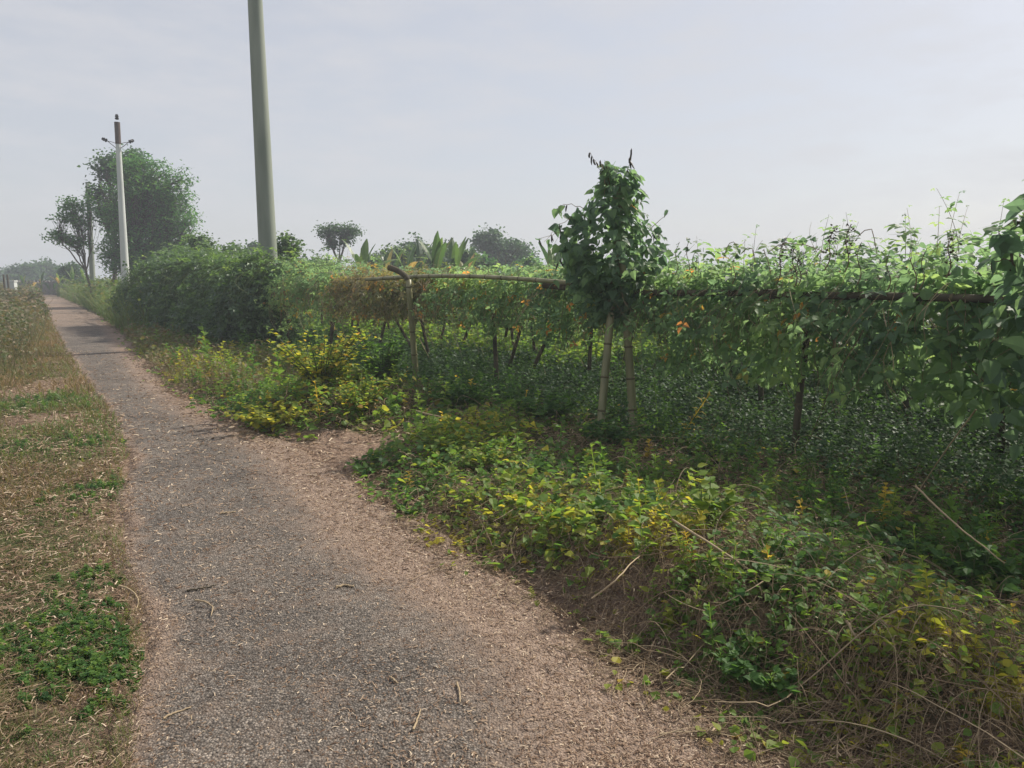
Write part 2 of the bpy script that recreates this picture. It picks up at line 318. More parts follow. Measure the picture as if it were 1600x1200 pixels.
# broad heart-shaped bean leaflet with cupped halves
BV = [(0,0,0), (.24,-.04,.03), (.42,.24,.10), (.27,.64,.07), (0,1.04,-.14), (-.27,.64,.07), (-.42,.24,.10), (-.24,-.04,.03), (0,.42,-.02)]
BF = [(0,1,2,8), (8,2,3,4), (8,4,5,6), (0,8,6,7)]
def trif():
    V = []; Fc = []
    for ang, off in ((0, .62), (1.25, .30), (-1.45, .22)):
        c, s = math.cos(ang), math.sin(ang); b = len(V)
        for x, y, z in BV:
            y2 = y+.22; x *= .92; V.append((x*c-y2*s, x*s+y2*c+off, z-.12*abs(math.sin(ang))*y)) 
        Fc += [tuple(q+b for q in f) for f in BF]
    V = np.array(V)*.52
    b = len(V); V = np.vstack([V, [(-.012,-.3,.05), (.012,-.3,.05), (.012,.2,0), (-.012,.2,0)]]); Fc.append((b, b+1, b+2, b+3))
    return V, Fc
TRI_V, TRI_F = trif()
def herb(nl=12, lean=.2, seed=1, lv=LEAF_V, lf=LEAF_F, top=.6):
    r = np.random.default_rng(seed); V = []; Fc = []
    for k in range(nl):
        t = (k+1)/nl; a = k*2.4+r.random()*.6; hgt = t*1.0; c, s = math.cos(a), math.sin(a); L0 = (.42-.2*t)*(.7+.5*r.random()); el = .25+.5*t*r.random()
        b = len(V)
        for x, y, z in lv:
            X_ = x*L0; Y_ = y*L0; Z_ = z*L0
            y3 = Y_*math.cos(el)-Z_*math.sin(el); z3 = Y_*math.sin(el)+Z_*math.cos(el)-.25*Y_*Y_/L0
            V.append((X_*c+y3*s+lean*hgt*hgt*.3, -X_*s+y3*c, hgt*.85+z3))
        Fc += [tuple(q+b for q in f) for f in lf]
    b = len(V); w = .012
    V += [(-w,0,0), (w,0,0), (w+lean*.3,0,.9), (-w+lean*.3,0,.9), (0,-w,0), (0,w,0), (lean*.3,w,.9), (lean*.3,-w,.9)]
    Fc += [(b,b+1,b+2,b+3), (b+4,b+5,b+6,b+7)]
    return np.array(V), Fc
HERBS = [herb(11, .2, 1), herb(14, -.3, 2), herb(9, .5, 3), herb(22, .1, 4, SLIM_V, SLIM_F), herb(24, .3, 5, SIMP_V, SIMP_F)]
def blade_t(bend=.35, w=.03):
    V = []; 
    for k, t in enumerate((0, .45, .8)):
        ww = w*(1-t*.55); V += [(-ww, bend*t*t, t*(1-.15*t)), (ww, bend*t*t, t*(1-.15*t))]
    V.append((0, bend, .86)); return np.array(V), [(0,1,3,2), (2,3,5,4), (4,5,6)]
BL_V, BL_F = blade_t()
def zrot(n, tilt=.25):
    a = rng.random(n)*2*np.pi; D = np.stack([np.cos(a), np.sin(a), tilt*rng.normal(size=n)], -1)
    Nn = np.stack([tilt*rng.normal(size=n), tilt*rng.normal(size=n), np.ones(n)], -1); return frames(D, Nn)
def scat(poly, n, dens=None):
    poly = np.asarray(poly); lo = poly.min(0); hi = poly.max(0); out = []
    got = 0
    for _ in range(60):
        x = rng.uniform(lo[0], hi[0], n*2); y = rng.uniform(lo[1], hi[1], n*2); k = inpoly(x, y, poly)
        if dens is not None: k &= rng.random(len(x)) < dens(x, y)
        out.append(np.stack([x[k], y[k]], -1)); got += k.sum()
        if got >= n: break
    return np.concatenate(out)[:n]
def gp(pts): return np.array([G(u, v) for u, v in pts])
def put(xy, dz=0): return np.column_stack([xy, h(xy[:, 0], xy[:, 1])+dz])
# ------------------------------------------------------------------ poles
def lerp(a, b, t): return np.asarray(a)+(np.asarray(b)-np.asarray(a))*t
def pole(base, top, r0, r1, mat, label, cat='utility pole', arms=False, group=None):
    e = empty('utility_pole', label, cat, group); B = Buf(); t = np.linspace(0, 1, 10)
    B.tube([lerp(base, top, q) for q in t], r0+(r1-r0)*t, 24, cap=True); B.build('shaft', mat, e, smooth=False)
    for p in e.children[0].data.polygons: p.use_smooth = len(p.vertices) == 4
    top = np.array(top); ax = (top-np.array(base)); ax /= np.linalg.norm(ax)
    if arms:
        B = Buf(); B.tube([top-ax*.9+ax*q for q in (0, .3, .6, .93)], r1+.022, 16, cap=True); B.build('steel_cap', M_iron, e)
        def ins(p, d):
            d = np.array(d)/np.linalg.norm(d); B = Buf(); B.tube([p, p+d*.02, p+d*.07, p+d*.09, p+d*.15, p+d*.17, p+d*.22, p+d*.24], [.02, .075, .085, .05, .085, .06, .06, .012], 12, cap=True)
            B.build('insulator', M_black, e)
        B = Buf(); B.tube([top, top+ax*.16], [.018, .018], 8); ins(top+ax*.13, ax)
        side = np.array([.93, .36, 0]); c = top-ax*.95
        for sg in (-1, 1):
            B = Buf(); q = c+side*sg*r1; w = c+side*sg*.42+np.array([0, 0, .16])
            B.tube([q-ax*.12, lerp(q, w, .5)-ax*.06, w], .016, 6); B.tube([q+ax*.08, lerp(q, w, .5)+ax*.05, w], .012, 6)
            ins(w, side*sg+np.array([0, 0, .45])); B.build('bracket', M_iron, e)
    else:
        B = Buf(); B.tube([top-ax*.05, top+ax*.01], r1+.012, 16, cap=True); B.build('cap', mat, e)
    seat(e, tuple(base)); return e
PYD = 17.6; m1_ = at(419, 400, PYD); m2_ = at(398.5, 0, PYD); ax = (m2_-m1_)/(m2_[2]-m1_[2])
pb = m1_+ax*(-.1-m1_[2]); pt = m1_+ax*(9.6-m1_[2])
zt, zb = m2_[2], m1_[2]; k = (.207-.158)/(zt-zb)
pole(pb, pt, .207+k*zb, .207-k*(9.6-zb), M_conc, 'thick grey-green concrete pole rising from behind the vine hedge and past the top edge', group='utility poles along the path')
m1_ = at(196.5, 440, 34); m2_ = at(183, 192, 34); m1_ = m1_+(m1_-m2_)*(m1_[2]+.1)/(m2_[2]-m1_[2])
pole(m1_, m2_, .19, .095, M_concw, 'pale whitish concrete pole with three dark insulators beside the round tree', arms=True, group='utility poles along the path')
m1_ = at(145, 440, 46); m2_ = at(137, 285, 46); m1_ = m1_+(m1_-m2_)*(m1_[2]+.1)/(m2_[2]-m1_[2])
pole(m1_, m2_, .17, .12, M_conc, 'distant bare grey pole half hidden behind the thin sparse tree', group='utility poles along the path')
# ------------------------------------------------------------------ trees
def limb(B, a, b, r0, r1, n=7, wob=.06, sides=6):
    L_ = np.linalg.norm(b-a); t = np.linspace(0, 1, n); P = lerp(a, b, t[:, None])
    P = P+np.sin(t*np.pi)[:, None]*rng.normal(size=3)*wob*L_+rng.normal(size=(n, 3))*wob*.18*L_*np.sin(t*np.pi)[:, None]; P[:, 2] += .06*L_*np.sin(t*np.pi)
    B.tube(P, r0+(r1-r0)*t, sides, rnd=.5); return P
def tree(name, label, base, blobs, n, size, mat, r0, clump=.35, K=30, cat='tree', lv=(LEAF_V, LEAF_F), group=None, droop=.3, twig=True, fork=.35, bark=None):
    e = empty(name, label, cat, group); W_ = Buf(); C = Buf(); base = np.array(base, float)
    cen = np.mean([b[0] for b in blobs], 0); fk = base+(cen-base)*fork; limb(W_, base, fk, r0, r0*.7, 8, .03, 8)
    tot = sum(b[1]**2*b[2] for b in blobs)
    for c, rx, rz in blobs:
        P = limb(W_, fk, np.array(c), r0*.55, r0*.15, 8, .08, 6); m = max(5, int(K*(rx*rx*rz)/tot*len(blobs)))
        q = rng.normal(size=(m, 3)); q /= np.linalg.norm(q, axis=1, keepdims=True); q *= (rng.random((m, 1))**.45)
        cc = np.array(c)+q*np.array([rx, rx, rz]); nl = max(8, int(n*(rx*rx*rz)/tot/m))
        if twig:
            for g in cc: limb(W_, P[rng.integers(3, 8)], g, r0*.16, r0*.03, 5, .1, 4)
        for g in cc:
            k_ = int(nl*rng.uniform(.5, 1.5)); pos = g+rng.normal(size=(k_, 3))*clump*np.array([1, 1, .7])*rng.uniform(.6, 1.2)
            C.inst(lv[0], lv[1], pos, rndrot(k_, droop, .5, .7), size*rng.uniform(.6, 1.3, k_), np.clip(.45+.18*rng.normal()+.18*rng.normal(size=k_), 0, 1))
    W_.build('trunk', bark or M_bark, e, smooth=True); C.build('crown', mat, e); seat(e, tuple(base)); return e
def bl(u, v, Y, ru, rv): s = Y/F; return (at(u, v, Y), ru*s, rv*s)
def base_at(u, Y): p = at(u, 440, Y); p[2] = -.03; return p
D = 40
tree('broadleaf_tree', 'big round bushy green tree behind the pale pole with insulators, tallest crown in the photo', base_at(205, D),
     [bl(232,290,D,44,44), bl(262,330,D+.6,40,52), bl(200,330,D+.4,40,52), bl(215,390,D,50,44), bl(265,385,D+.8,34,40), bl(182,400,D-.2,30,32), bl(290,345,D,20,16), bl(283,280,D,16,20), bl(212,262,D,34,22)], 24000, .20, M_tree, .2, .24, 170, lv=(SLIM_V*np.array([1.5, 1, 1]), SLIM_F), fork=.25)
tree('sparse_tree', 'tall loose dark tree peeking out above and left of the round bushy tree', base_at(176, D+4),
     [bl(172,262,D+4,20,24), bl(152,300,D+4,14,14), bl(206,246,D+4,18,9), bl(170,330,D+4,18,20)], 3400, .17, M_dtree, .14, .28, 60, fork=.5)
tree('thin_tree', 'thin leaning tree with sparse flat tiers of dark leaves at the left of the path', base_at(149, 38),
     [bl(112,322,38,18,14), bl(100,340,38,18,8), bl(126,345,38,16,16), bl(95,372,38,20,9), bl(122,378,38,18,12), bl(88,361,38,12,6), bl(140,318,38,10,22)], 1100, .11, M_tree, .07, .15, 56, fork=.45)
tree('umbrella_tree', 'small airy flat-topped tree standing above the trellis left of the banana plants', base_at(528, 46),
     [bl(512,362,46,15,11), bl(530,358,46,14,9), bl(552,361,46,15,9), bl(541,374,46,12,8), bl(518,380,46,12,9)], 2400, .13, M_dtree, .09, .20, 60, fork=.6)
tree('dense_tree', 'dense spreading blue-green tree to the right of the banana clump', base_at(780, 62),
     [bl(752,376,62,18,14), bl(775,382,62,22,16), bl(800,392,62,26,17), bl(820,400,62,18,14), bl(765,366,62,15,9), bl(790,408,62,36,14)], 7000, .24, M_dtree, .22, .30, 90, fork=.35)
tree('conical_tree', 'small narrow upright tree seen just left of the thick near pole', base_at(397, 60), [bl(397,384,60,7,10), bl(397,398,60,10,14)], 1500, .2, M_dtree, .1, .22, 30)
tree('bushy_tree', 'dark leafy bush-like tree just right of the thick near pole', base_at(447, 21), [bl(447,377,21,12,13), bl(455,390,21,14,12), bl(440,398,21,18,14)], 1500, .10, M_hedge, .05, .13, 40)
tree('bushy_tree', 'small dark tree poking above the hedge halfway between round tree and thick pole', base_at(365, 32), [bl(362,392,32,14,9), bl(372,400,32,14,12), bl(350,402,32,10,9)], 1400, .13, M_hedge, .06, .18, 34)
tree('bushy_tree', 'loose shrubby tree beside the right foot of the round bushy tree', base_at(310, 30), [bl(318,385,30,13,18), bl(305,378,30,14,12), bl(325,405,30,16,14), bl(300,405,30,18,16)], 3000, .12, M_hedge, .07, .18, 60)
for (u, w, hh, Y, lab) in [(40,24,20,105,'hazy blue tree at the far left end of the path, left one of the treeline'), (70,28,24,110,'hazy rounded far tree above the pale wall beyond the path'), (18,22,12,130,'faintest low tree at the left edge of the horizon'), (113,16,20,64,'dark rounded tree behind the far left banana plants'),
                      (1180,22,14,80,'faint small tree seen over the vines just right of the vine tower'), (1430,34,24,85,'hazy far tree above the vines at the right, left one of a pair'), (1475,26,28,80,'hazy far tree above the vines near the right edge with pointed top'), (1560,36,18,95,'low hazy far tree behind the big-leaved vine at the right edge'), (1385,20,12,100,'tiny faint far tree above the tallest flower spikes'), (648,44,58,50,'dark mass of far tree behind the banana clump'), (690,34,50,50,'far round tree filling the gap in the banana clump'),(905,40,14,85,'low hazy far tree behind the vine tower')]:
    Y0 = Y; c = 432-hh*.45
    tree('far_tree', lab, base_at(u, Y0), [bl(u-w*.35, c+2, Y0, w*.6, hh*.5), bl(u+w*.4, c+4, Y0, w*.55, hh*.45), bl(u+w*.02, c-hh*.3, Y0, w*.4, hh*.35), bl(u, 434, Y0, w*.9, 8)], 2600, .004*Y0, M_dtree, .18, .0045*Y0, 70, group='hazy trees on the horizon')
for (u, vt, w, Y, lab) in [(585,398,26,40,'low dark bush in the gap left of the banana clump'), (618,386,30,42,'dark bush behind the left part of the banana clump'), (655,381,30,43,'dark bush in the middle of the banana clump'), (690,384,26,42,'dark rounded bush behind the tallest banana plant'),
      (722,388,26,41,'dark bush linking the banana clump to the dense tree'), (750,398,24,44,'low bush under the left side of the dense tree'), (830,402,24,44,'low bush under the right side of the dense tree'), (500,404,26,36,'low bush behind the start of the open trellis'), (455,402,22,34,'low bush behind the hedge right of the thick pole')]:
    tree('bush', lab, base_at(u, Y), [bl(u-w*.35, vt+14, Y, w*.5, 12), bl(u+w*.35, vt+16, Y, w*.5, 12), bl(u, vt+11, Y, w*.4, 11)], 1500, .17, M_hedge if w % 4 else M_tree, .07, .2, 36, cat='bush', group='bushes behind the trellis')
# ------------------------------------------------------------------ banana plants
def banana(u, Y, vtop, label, leaves, seed, group):
    r = np.random.default_rng(seed); e = empty('banana_plant', label, 'banana plant', group); base = at(u, 440, Y); base[2] = 0
    H = at(u, vtop, Y)[2]; ht = H*.45; B = Buf(); t = np.linspace(0, 1, 6); B.tube([base+np.array([.1*q*q, 0, ht*q]) for q in t], .13-.05*t, 10); B.build('stem', M_gstem, e, smooth=True)
    B = Buf()
    for k in range(leaves):
        a = k*2.39+r.random(); el = R(r.choice([84, 72, 62, 50, 34]) if k else 88); Ln = 1.12*(H-ht)*r.uniform(.85, 1.05)/max(.6, math.sin(el)) if k < 3 else 1.15*(H-ht)*r.uniform(.8, 1.1); m = 9; p = base+np.array([.1, 0, ht]); wd = Ln*.085
        L_, Rt, C_ = [], [], []; e2 = el
        for q in range(m):
            tt = q/(m-1); d = np.array([math.cos(a)*math.cos(e2), math.sin(a)*math.cos(e2), math.sin(e2)]); sdv = np.array([-math.sin(a), math.cos(a), 0])
            up = np.cross(sdv, d); w = wd*math.sin(math.pi*min(1, max(.02, (tt-.12)/.9)))**.6 if tt > .12 else .02
            C_.append(p.copy()); L_.append(p+sdv*w*.95+up*w*.30+sdv*r.normal()*.02); Rt.append(p-sdv*w*.95+up*w*.30); p = p+d*Ln/(m-1); e2 -= R(3+ (88-math.degrees(el))*.17+tt*6)
        V = np.array(L_+C_+Rt); f = [(i_, i_+1, m+i_+1, m+i_) for i_ in range(m-1)]+[(m+i_, m+i_+1, 2*m+i_+1, 2*m+i_) for i_ in range(m-1)]
        B.add(V, f, np.clip(r.normal(.5, .28)+(.35 if r.random() < .12 else 0), 0, 1))
    B.build('leaf_crown', M_ban, e); seat(e, tuple(base))
gb = 'banana plants beyond the trellis'
for q, (u, Y, vt, nl, lab) in enumerate([(563,27,376,9,'banana plant with one upright pale leaf near the flat-topped tree'), (598,31,388,8,'low banana plant with drooping leaves second from the left over the trellis'), (632,33,385,9,'banana plant half hidden in dark foliage at the left of the clump'), (676,30,370,11,'tallest banana plant with upright leaves in the middle of the clump'),
      (706,31,374,10,'banana plant with a browned fan of leaves beside the dense tree'), (655,34,382,9,'banana plant at the back of the clump'), (727,34,392,8,'short banana plant at the right end of the clump'), (862,26,382,10,'lone dark banana plant left of the vine tower'), (610,35,392,8,'small banana plant behind the upright pale leaf')]):
    banana(u, Y, vt, lab, nl, q+3, gb)
gb = 'banana plants at the far end of the path'
for q, (u, Y, vt, nl, lab) in enumerate([(34,66,428,7,'pale small banana plant nearest the fence posts at the left edge'), (62,64,426,7,'pale green banana plant above the low wall'), (90,60,424,8,'banana plant by the wall with dark drooping leaves'), (112,57,418,9,'brightest banana plant in front of the dark rounded tree'), (130,58,420,8,'banana plant just left of the distant bare pole')]):
    banana(u, Y, vt, lab, nl, q+33, gb)
# ------------------------------------------------------------------ far wall and fence posts
e = empty('boundary_wall', 'low weathered grey wall across the far end of the path', 'wall'); B = Buf()
def box(B, x0, x1, y0, y1, z0, z1, rot=None, rnd=.5):
    V = np.array([(x, y, z) for z in (z0, z1) for x, y in ((x0, y0), (x1, y0), (x1, y1), (x0, y1))], float)
    if rot is not None:
        o_, a = rot; c, s = math.cos(a), math.sin(a); V = np.column_stack([V[:, 0]*c-V[:, 1]*s+o_[0], V[:, 0]*s+V[:, 1]*c+o_[1], V[:, 2]+(o_[2] if len(o_) > 2 else 0)])
    B.add(V, [(0,3,2,1), (4,5,6,7), (0,1,5,4), (1,2,6,5), (2,3,7,6), (3,0,4,7)], rnd)
w0 = at(18, 440, 70); w1 = at(100, 440, 66)
for k in range(14):
    a = lerp(w0, w1, k/14); b_ = lerp(w0, w1, (k+1)/14); an = math.atan2(b_[1]-a[1], b_[0]-a[0]); ln = np.hypot(*(b_-a)[:2])
    box(B, 0, ln-.002, -.07, .07, 0, 1.05+.1*rng.random(), ((a[0], a[1]), an))
B.build('panel', M_wall, e); B = Buf()
for k in range(15):
    a = lerp(w0, w1, k/14); box(B, -.1, .1, -.1, .1, 0, 1.25, ((a[0], a[1]), 0))
B.build('pier', M_wall, e); seat(e, (w0[0], w0[1], 0))
for k, (u, lab) in enumerate([(6, 'dark fence post at the very left edge of the horizon'), (12, 'dark fence post beside the pale block at the far left')]):
    B = Buf(); p = at(u, 440, 50); B.tube([(p[0], p[1], 0), (p[0]+.02, p[1], 1.0), (p[0]+.01, p[1], 1.75)], [.07, .065, .06], 8, cap=True)
    tag(B.build('fence_post', M_bdark), lab, 'fence post', 'fence posts at the far left')
B = Buf(); p = at(17, 440, 52); box(B, -.28, .28, -.25, .25, 0, 1.25, ((p[0], p[1]), .2)); box(B, -.33, .33, -.3, .3, 1.252, 1.34, ((p[0], p[1]), .2)); tag(B.build('gate_pillar', M_concw), 'short pale block pillar by the fence posts at the far left', 'pillar')
# ------------------------------------------------------------------ bamboo trellises
def bam(B, a, b, r0, r1, n=9, sides=9, bend=.02):
    a, b = np.array(a, float), np.array(b, float); t = np.linspace(0, 1, n); P = lerp(a, b, t[:, None])+np.sin(t*np.pi)[:, None]*rng.normal(size=3)*bend
    B.tube(P, r0+(r1-r0)*t, sides, cap=True); L_ = np.linalg.norm(b-a)
    for q in np.arange(.12, .97, .33/max(L_, .4)):
        i_ = q*(n-1); c = P[int(i_)]+(P[min(n-1, int(i_)+1)]-P[int(i_)])*(i_-int(i_)); ax_ = (b-a)/L_; rr = (r0+(r1-r0)*q)
        B.tube([c-ax_*.010, c-ax_*.003, c+ax_*.003, c+ax_*.010], [rr*1.0, rr*1.14, rr*1.14, rr*1.0], sides, mi=1)
def w3(s, d, z): x, y = fld(s, d); return np.array([x, y, z])
e = empty('bamboo_trellis', 'long bamboo trellis along the verge carrying the bean vines, with a crossed pair of legs', 'trellis')
def post(a, b, r0, r1, mats=(M_bdark, M_node), lab=None, par=None):
    B = Buf(); bam(B, a, b, r0, r1); o = B.build('post', list(mats), par or e, smooth=True)
    if lab: o['label'] = lab
p0 = at(652, 618, 10.7); p0[2] = -.05; p1 = at(638, 437, 10.5)
post(p0, p1, .046, .040, (M_bamboo, M_node), 'pale green post bent at its top')
B = Buf(); bam(B, p1, at(608, 418, 10.6), .038, .042, 5); B.build('post_top', [M_bdark, M_node], e)
pa = at(936, 690, 7.35); pa[2] = -.05; pa2 = at(972, 300, 7.75); post(pa, pa2, .044, .034, (M_bamboo, M_node), 'greenish left leg of the crossed pair')
pa = at(991, 672, 7.55); pa[2] = -.05; pa2 = at(962, 300, 7.7); post(pa, pa2, .047, .036, (M_bamboo, M_node), 'greyish right leg of the crossed pair')
for s in [1.5, 4, 6.8, 9.2, 11.8, 14.2, 16.4, 21.6, 26.1, 28.6, 31]:
    a = w3(s+rng.normal()*.2, rng.normal()*.1, -.05); b_ = w3(s+rng.normal()*.15, rng.normal()*.1, 1.55); post(a, b_, .032, .027)
for d in (1.7, 3.5):
    for s in np.arange(8, 33, 1.25):
        s0 = s+rng.normal()*.5; a = w3(s0, d+rng.normal()*.3, -.05); post(a, a+np.array([rng.normal()*.42, rng.normal()*.28, 1.55]), .033, .026)
def beam(a, b_, r, mats=(M_bamboo, M_node), par=None):
    B = Buf(); bam(B, a, b_, r, r*.85, 14, 8, .03); B.build('beam', list(mats), par or e, smooth=True)
ba = at(572, 437, 11.9); bb = at(905, 443, 8.0); beam(ba, bb, .029)
beam(at(850, 446, 8.5), at(1215, 457, 6.35), .034, (M_bdark, M_node)); beam(at(1190, 462, 6.5), at(1640, 470, 4.7), .032, (M_bdark, M_node))
beam(w3(-.3, 0, 1.5), w3(8, .05, 1.52), .03, (M_bdark, M_node)); beam(w3(7.8, .1, 1.5), w3(17.5, 0, 1.53), .03, (M_bdark, M_node))
for d in (1.7, 3.5): 
    for s in (6, 14.5, 23): beam(w3(s, d, 1.50), w3(s+9, d+.1, 1.49), .026, (M_bdark, M_node))
for s in np.arange(9, 32, 2.2): beam(w3(s, -.15, 1.56), w3(s+.2, 4.6, 1.55), .02, (M_bdark, M_node))
seat(e, (*w3(14, 0, 0),))
ef = e
e = empty('bamboo_trellis', 'rear bamboo trellis behind the sunlit strip of green ground', 'trellis')
for d in (8, 10, 12.2, 14.5, 17):
    for s in np.arange(2, 31, 1.75):
        s0 = s+rng.normal()*.5; a = w3(s0, d+rng.normal()*.35, -.05); post(a, a+np.array([rng.normal()*.5, rng.normal()*.28, 1.55]), .036, .028, par=e)
for d in (7.6, 12, 17):
    for s in (2, 12, 22): beam(w3(s, d, 1.52), w3(s+10.2, d, 1.50), .03, (M_bdark, M_node), e)
seat(e, (*w3(14, 8, 0),))
# ------------------------------------------------------------------ vines
TOPS = ([-1, 0, 2, 5, 9, 14, 18, 21, 24, 26, 27.5, 29, 33], [1.6, 1.95, 2.25, 2.25, 2.12, 1.98, 1.74, 1.63, 1.70, 1.90, 2.0, 1.98, 1.95])
BOTS = ([-1, 11.5, 13.5, 15.5, 18, 21, 24, 26, 28, 33], [0, 0, .25, .72, .90, .92, .92, .84, .74, .6])
TF = (TRI_V, TRI_F)
def vrnd(n, x, y, z, dry=0.):   # leaf colour index: patches plus a few yellow and orange leaves
    b_ = .12+.62*noise(x*1.0+z*.7, y+z*1.3, 1.7, 61, 3)+.10*rng.normal(size=n)
    b_ = np.clip(b_, 0, .82); k_ = rng.random(n) < (.018+dry); b_[k_] = rng.uniform(.86, 1, k_.sum()); return b_
def hangrot(n, j=.5, up=.25):
    D = np.column_stack([rng.normal(size=n)*j-TN[0]*.3, rng.normal(size=n)*j-TN[1]*.3, -1+rng.random(n)*1.1])
    Nn = np.column_stack([-TN[0]+rng.normal(size=n)*j, -TN[1]+rng.normal(size=n)*j, up+.6*np.abs(rng.normal(size=n))]); return frames(D, Nn)
def toprot(n): return rndrot(n, .25, .35, .45)
def vine_stems(B, n, s0, s1, z0=1.5, ln=(.3, .9), out=.25, r=.004, d0=-.1, hang=True):
    s = rng.uniform(s0, s1, n); l_ = rng.uniform(*ln, n); t = np.linspace(0, 1, 9)[None]
    d = d0+rng.normal(size=n)*.15; ph = rng.random(n)*6.28
    S = s[:, None]+.12*l_[:, None]*np.sin(t*4+ph[:, None])+(rng.normal(size=n)*.25)[:, None]*t
    Dd = d[:, None]-out*np.sin(t*2.6)*rng.uniform(.2, 1, n)[:, None]
    Zs = z0+rng.normal(size=n)[:, None]*.08-l_[:, None]*t*(1 if hang else -1)
    x, y = fld(S, Dd); B.tubes(np.stack([x, y, np.maximum(Zs, .05)], -1), r*(1-.5*t)+0*S, 3, rng.uniform(.2, 1, n))
SEG = [(2.2, 3.9, 'vine hedge block nearest the tall grass, dark green and dense to the ground'), (3.9, 7.2, 'bulging vine hedge block left of the thick near pole'), (7.2, 10.8, 'dark vine hedge block reaching the ground just left of the thick pole foot'),
       (10.8, 14.2, 'shadowy vine hedge block under and right of the thick pole'), (14.2, 17.2, 'bean vine with yellow and orange leaves where the open trellis begins'), (17.2, 20.4, 'brownish withering bean vine around the bent pale post'),
       (20.4, 23, 'bean vine hanging from the pole left of the vine tower, with orange leaves'), (23, 25.2, 'bean vine curtain just right of the crossed bamboo legs'), (25.2, 27, 'bean vine curtain under the tall flower spikes'), (27, 29.2, 'large-leaved bean vine curtain near the right edge with orange leaves'), (29.2, 33, 'bean vine curtain past the right edge of the trellis view')]
for si, (a, b_, lab) in enumerate(SEG):
    e = empty('bean_vine', lab, 'vine', 'bean vines draped over the front of the trellis'); C = Buf(); St = Buf(); hed = a < 13
    mid = (a+b_)/2; dist = np.hypot(*fld(mid, 0)); wdt = b_-a
    dry = .022 if 14 < a < 24 else -.006
    if hed:
        m_ = int(34*wdt); cs = rng.uniform(a, b_, m_); cT = np.interp(cs, *TOPS)+(noise(cs, cs*0+3, 1.0, 70)-.5)*.9; cz = cT*(.06+.92*rng.random(m_)**.8)-.05
        cd = -(.15+.55*np.sin(np.clip(1-cz/cT, 0, 1)*2.3))*rng.random(m_)**.5*rng.uniform(.4, 1.5, m_)+(cT-cz < .35)*rng.uniform(0, 1.3, m_)
        for q1, q2, q3 in zip(cs, cd, cz):
            n = int(rng.uniform(38, 95)); g_ = rng.normal(size=(n, 3))*np.array([.20, .18, .19])*rng.uniform(.6, 1.3); x, y = fld(q1+g_[:, 0], q2+g_[:, 1]-.08*(g_[:, 2] < 0)); z = np.maximum(q3+g_[:, 2]+.10*rng.random(n)*(rng.random(n) < .1)*3, .03)
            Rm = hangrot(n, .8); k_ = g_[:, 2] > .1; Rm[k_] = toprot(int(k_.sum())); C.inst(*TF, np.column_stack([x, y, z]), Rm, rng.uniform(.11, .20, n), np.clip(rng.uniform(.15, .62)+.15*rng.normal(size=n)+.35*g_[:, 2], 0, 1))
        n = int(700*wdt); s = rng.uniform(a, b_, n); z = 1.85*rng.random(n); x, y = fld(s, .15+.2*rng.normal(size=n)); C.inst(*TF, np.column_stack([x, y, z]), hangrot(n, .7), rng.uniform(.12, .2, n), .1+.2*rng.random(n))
        vine_stems(St, 120, a, b_, 1.9, (.5, 1.7), .9, .006)
        mat = M_hedge
    else:
        big = np.interp(a, [14, 20, 23, 25, 27], [.105, .11, .13, .165, .21]); dn = np.interp(a, [14, 20, 23, 25, 27], [900, 820, 640, 420, 300])
        n = int(dn*wdt); s = rng.uniform(a, b_, n); bo = np.interp(s, *BOTS)+(noise(s, s*0+5, 1.6, 73)-.5)*.75; T = 1.6
        u_ = rng.random(n); z = T-(T-bo)*u_**1.15; d = .05-.5*rng.random(n)*(.35+.65*np.sin((1-u_)*2.8))+.28*rng.normal(size=n)*u_
        k_ = noise(s*2.2, z*2.6, 1., 75, 2)+.25*(z > 1.35) > (.44 if b_ < 24 else .37); s, d, z, n = s[k_], d[k_], z[k_], int(k_.sum()); x, y = fld(s, d); C.inst(*TF, np.column_stack([x, y, z]), hangrot(n, .75), big*rng.uniform(.6, 1.15, n), (lambda q_: np.where(q_ < .83, np.minimum(q_+(.14 if b_ < 24 else .03), .83), q_))(vrnd(n, x, y, z, dry+.02*(b_ < 24))))
        n = int(dn*.50*wdt); s = rng.uniform(a, b_, n); d = rng.uniform(-.35, 1.6, n); T = np.interp(s, *TOPS)+(noise(s, d, 1.9, 74)-.5)*.55; z = 1.42+(T-1.42)*rng.random(n)**1.0
        x, y = fld(s, d); C.inst(*TF, np.column_stack([x, y, z]), toprot(n), big*rng.uniform(.55, 1.1, n), (lambda q_: np.where(q_ < .83, np.minimum(q_+.1, .83), q_))(vrnd(n, x, y, z, dry)))
        vine_stems(St, int(70*wdt), a, b_, 1.5, (.2, .95), .3, .0028); vine_stems(St, int(9*wdt), a, b_, 1.55, (.25, .5), .1, .003, .4, False)
        nu = int(6*wdt); su = rng.uniform(a, b_, nu); du = rng.uniform(-.2, .9, nu); hu = rng.uniform(.10, .30, nu)*np.interp(a, [14, 20, 25], [.8, .5, 1.0]); xu, yu = fld(su, du); z0_ = np.interp(su, *TOPS)-.22; tq = np.linspace(0, 1, 7)[None]; lu = rng.normal(size=(nu, 2))*.25
        PU = np.stack([xu[:, None]+lu[:, :1]*hu[:, None]*tq**1.6, yu[:, None]+lu[:, 1:]*hu[:, None]*tq**1.6, z0_[:, None]+(hu+.2)[:, None]*tq], -1); St.tubes(PU, .003*(1-.6*tq)+0*PU[:, :, 0], 3, rng.random(nu))
        for c_ in (2, 3, 4, 5, 6): C.inst(*TF, PU[:, c_]+rng.normal(size=(nu, 3))*.02, toprot(nu), big*(1.05-.13*c_)*rng.uniform(.5, 1, nu), np.clip(.55+.2*rng.normal(size=nu), .1, .83))
        vine_stems(St, int(4*wdt), a, b_, 1.5, (.4, 1.1), .35, .0055)
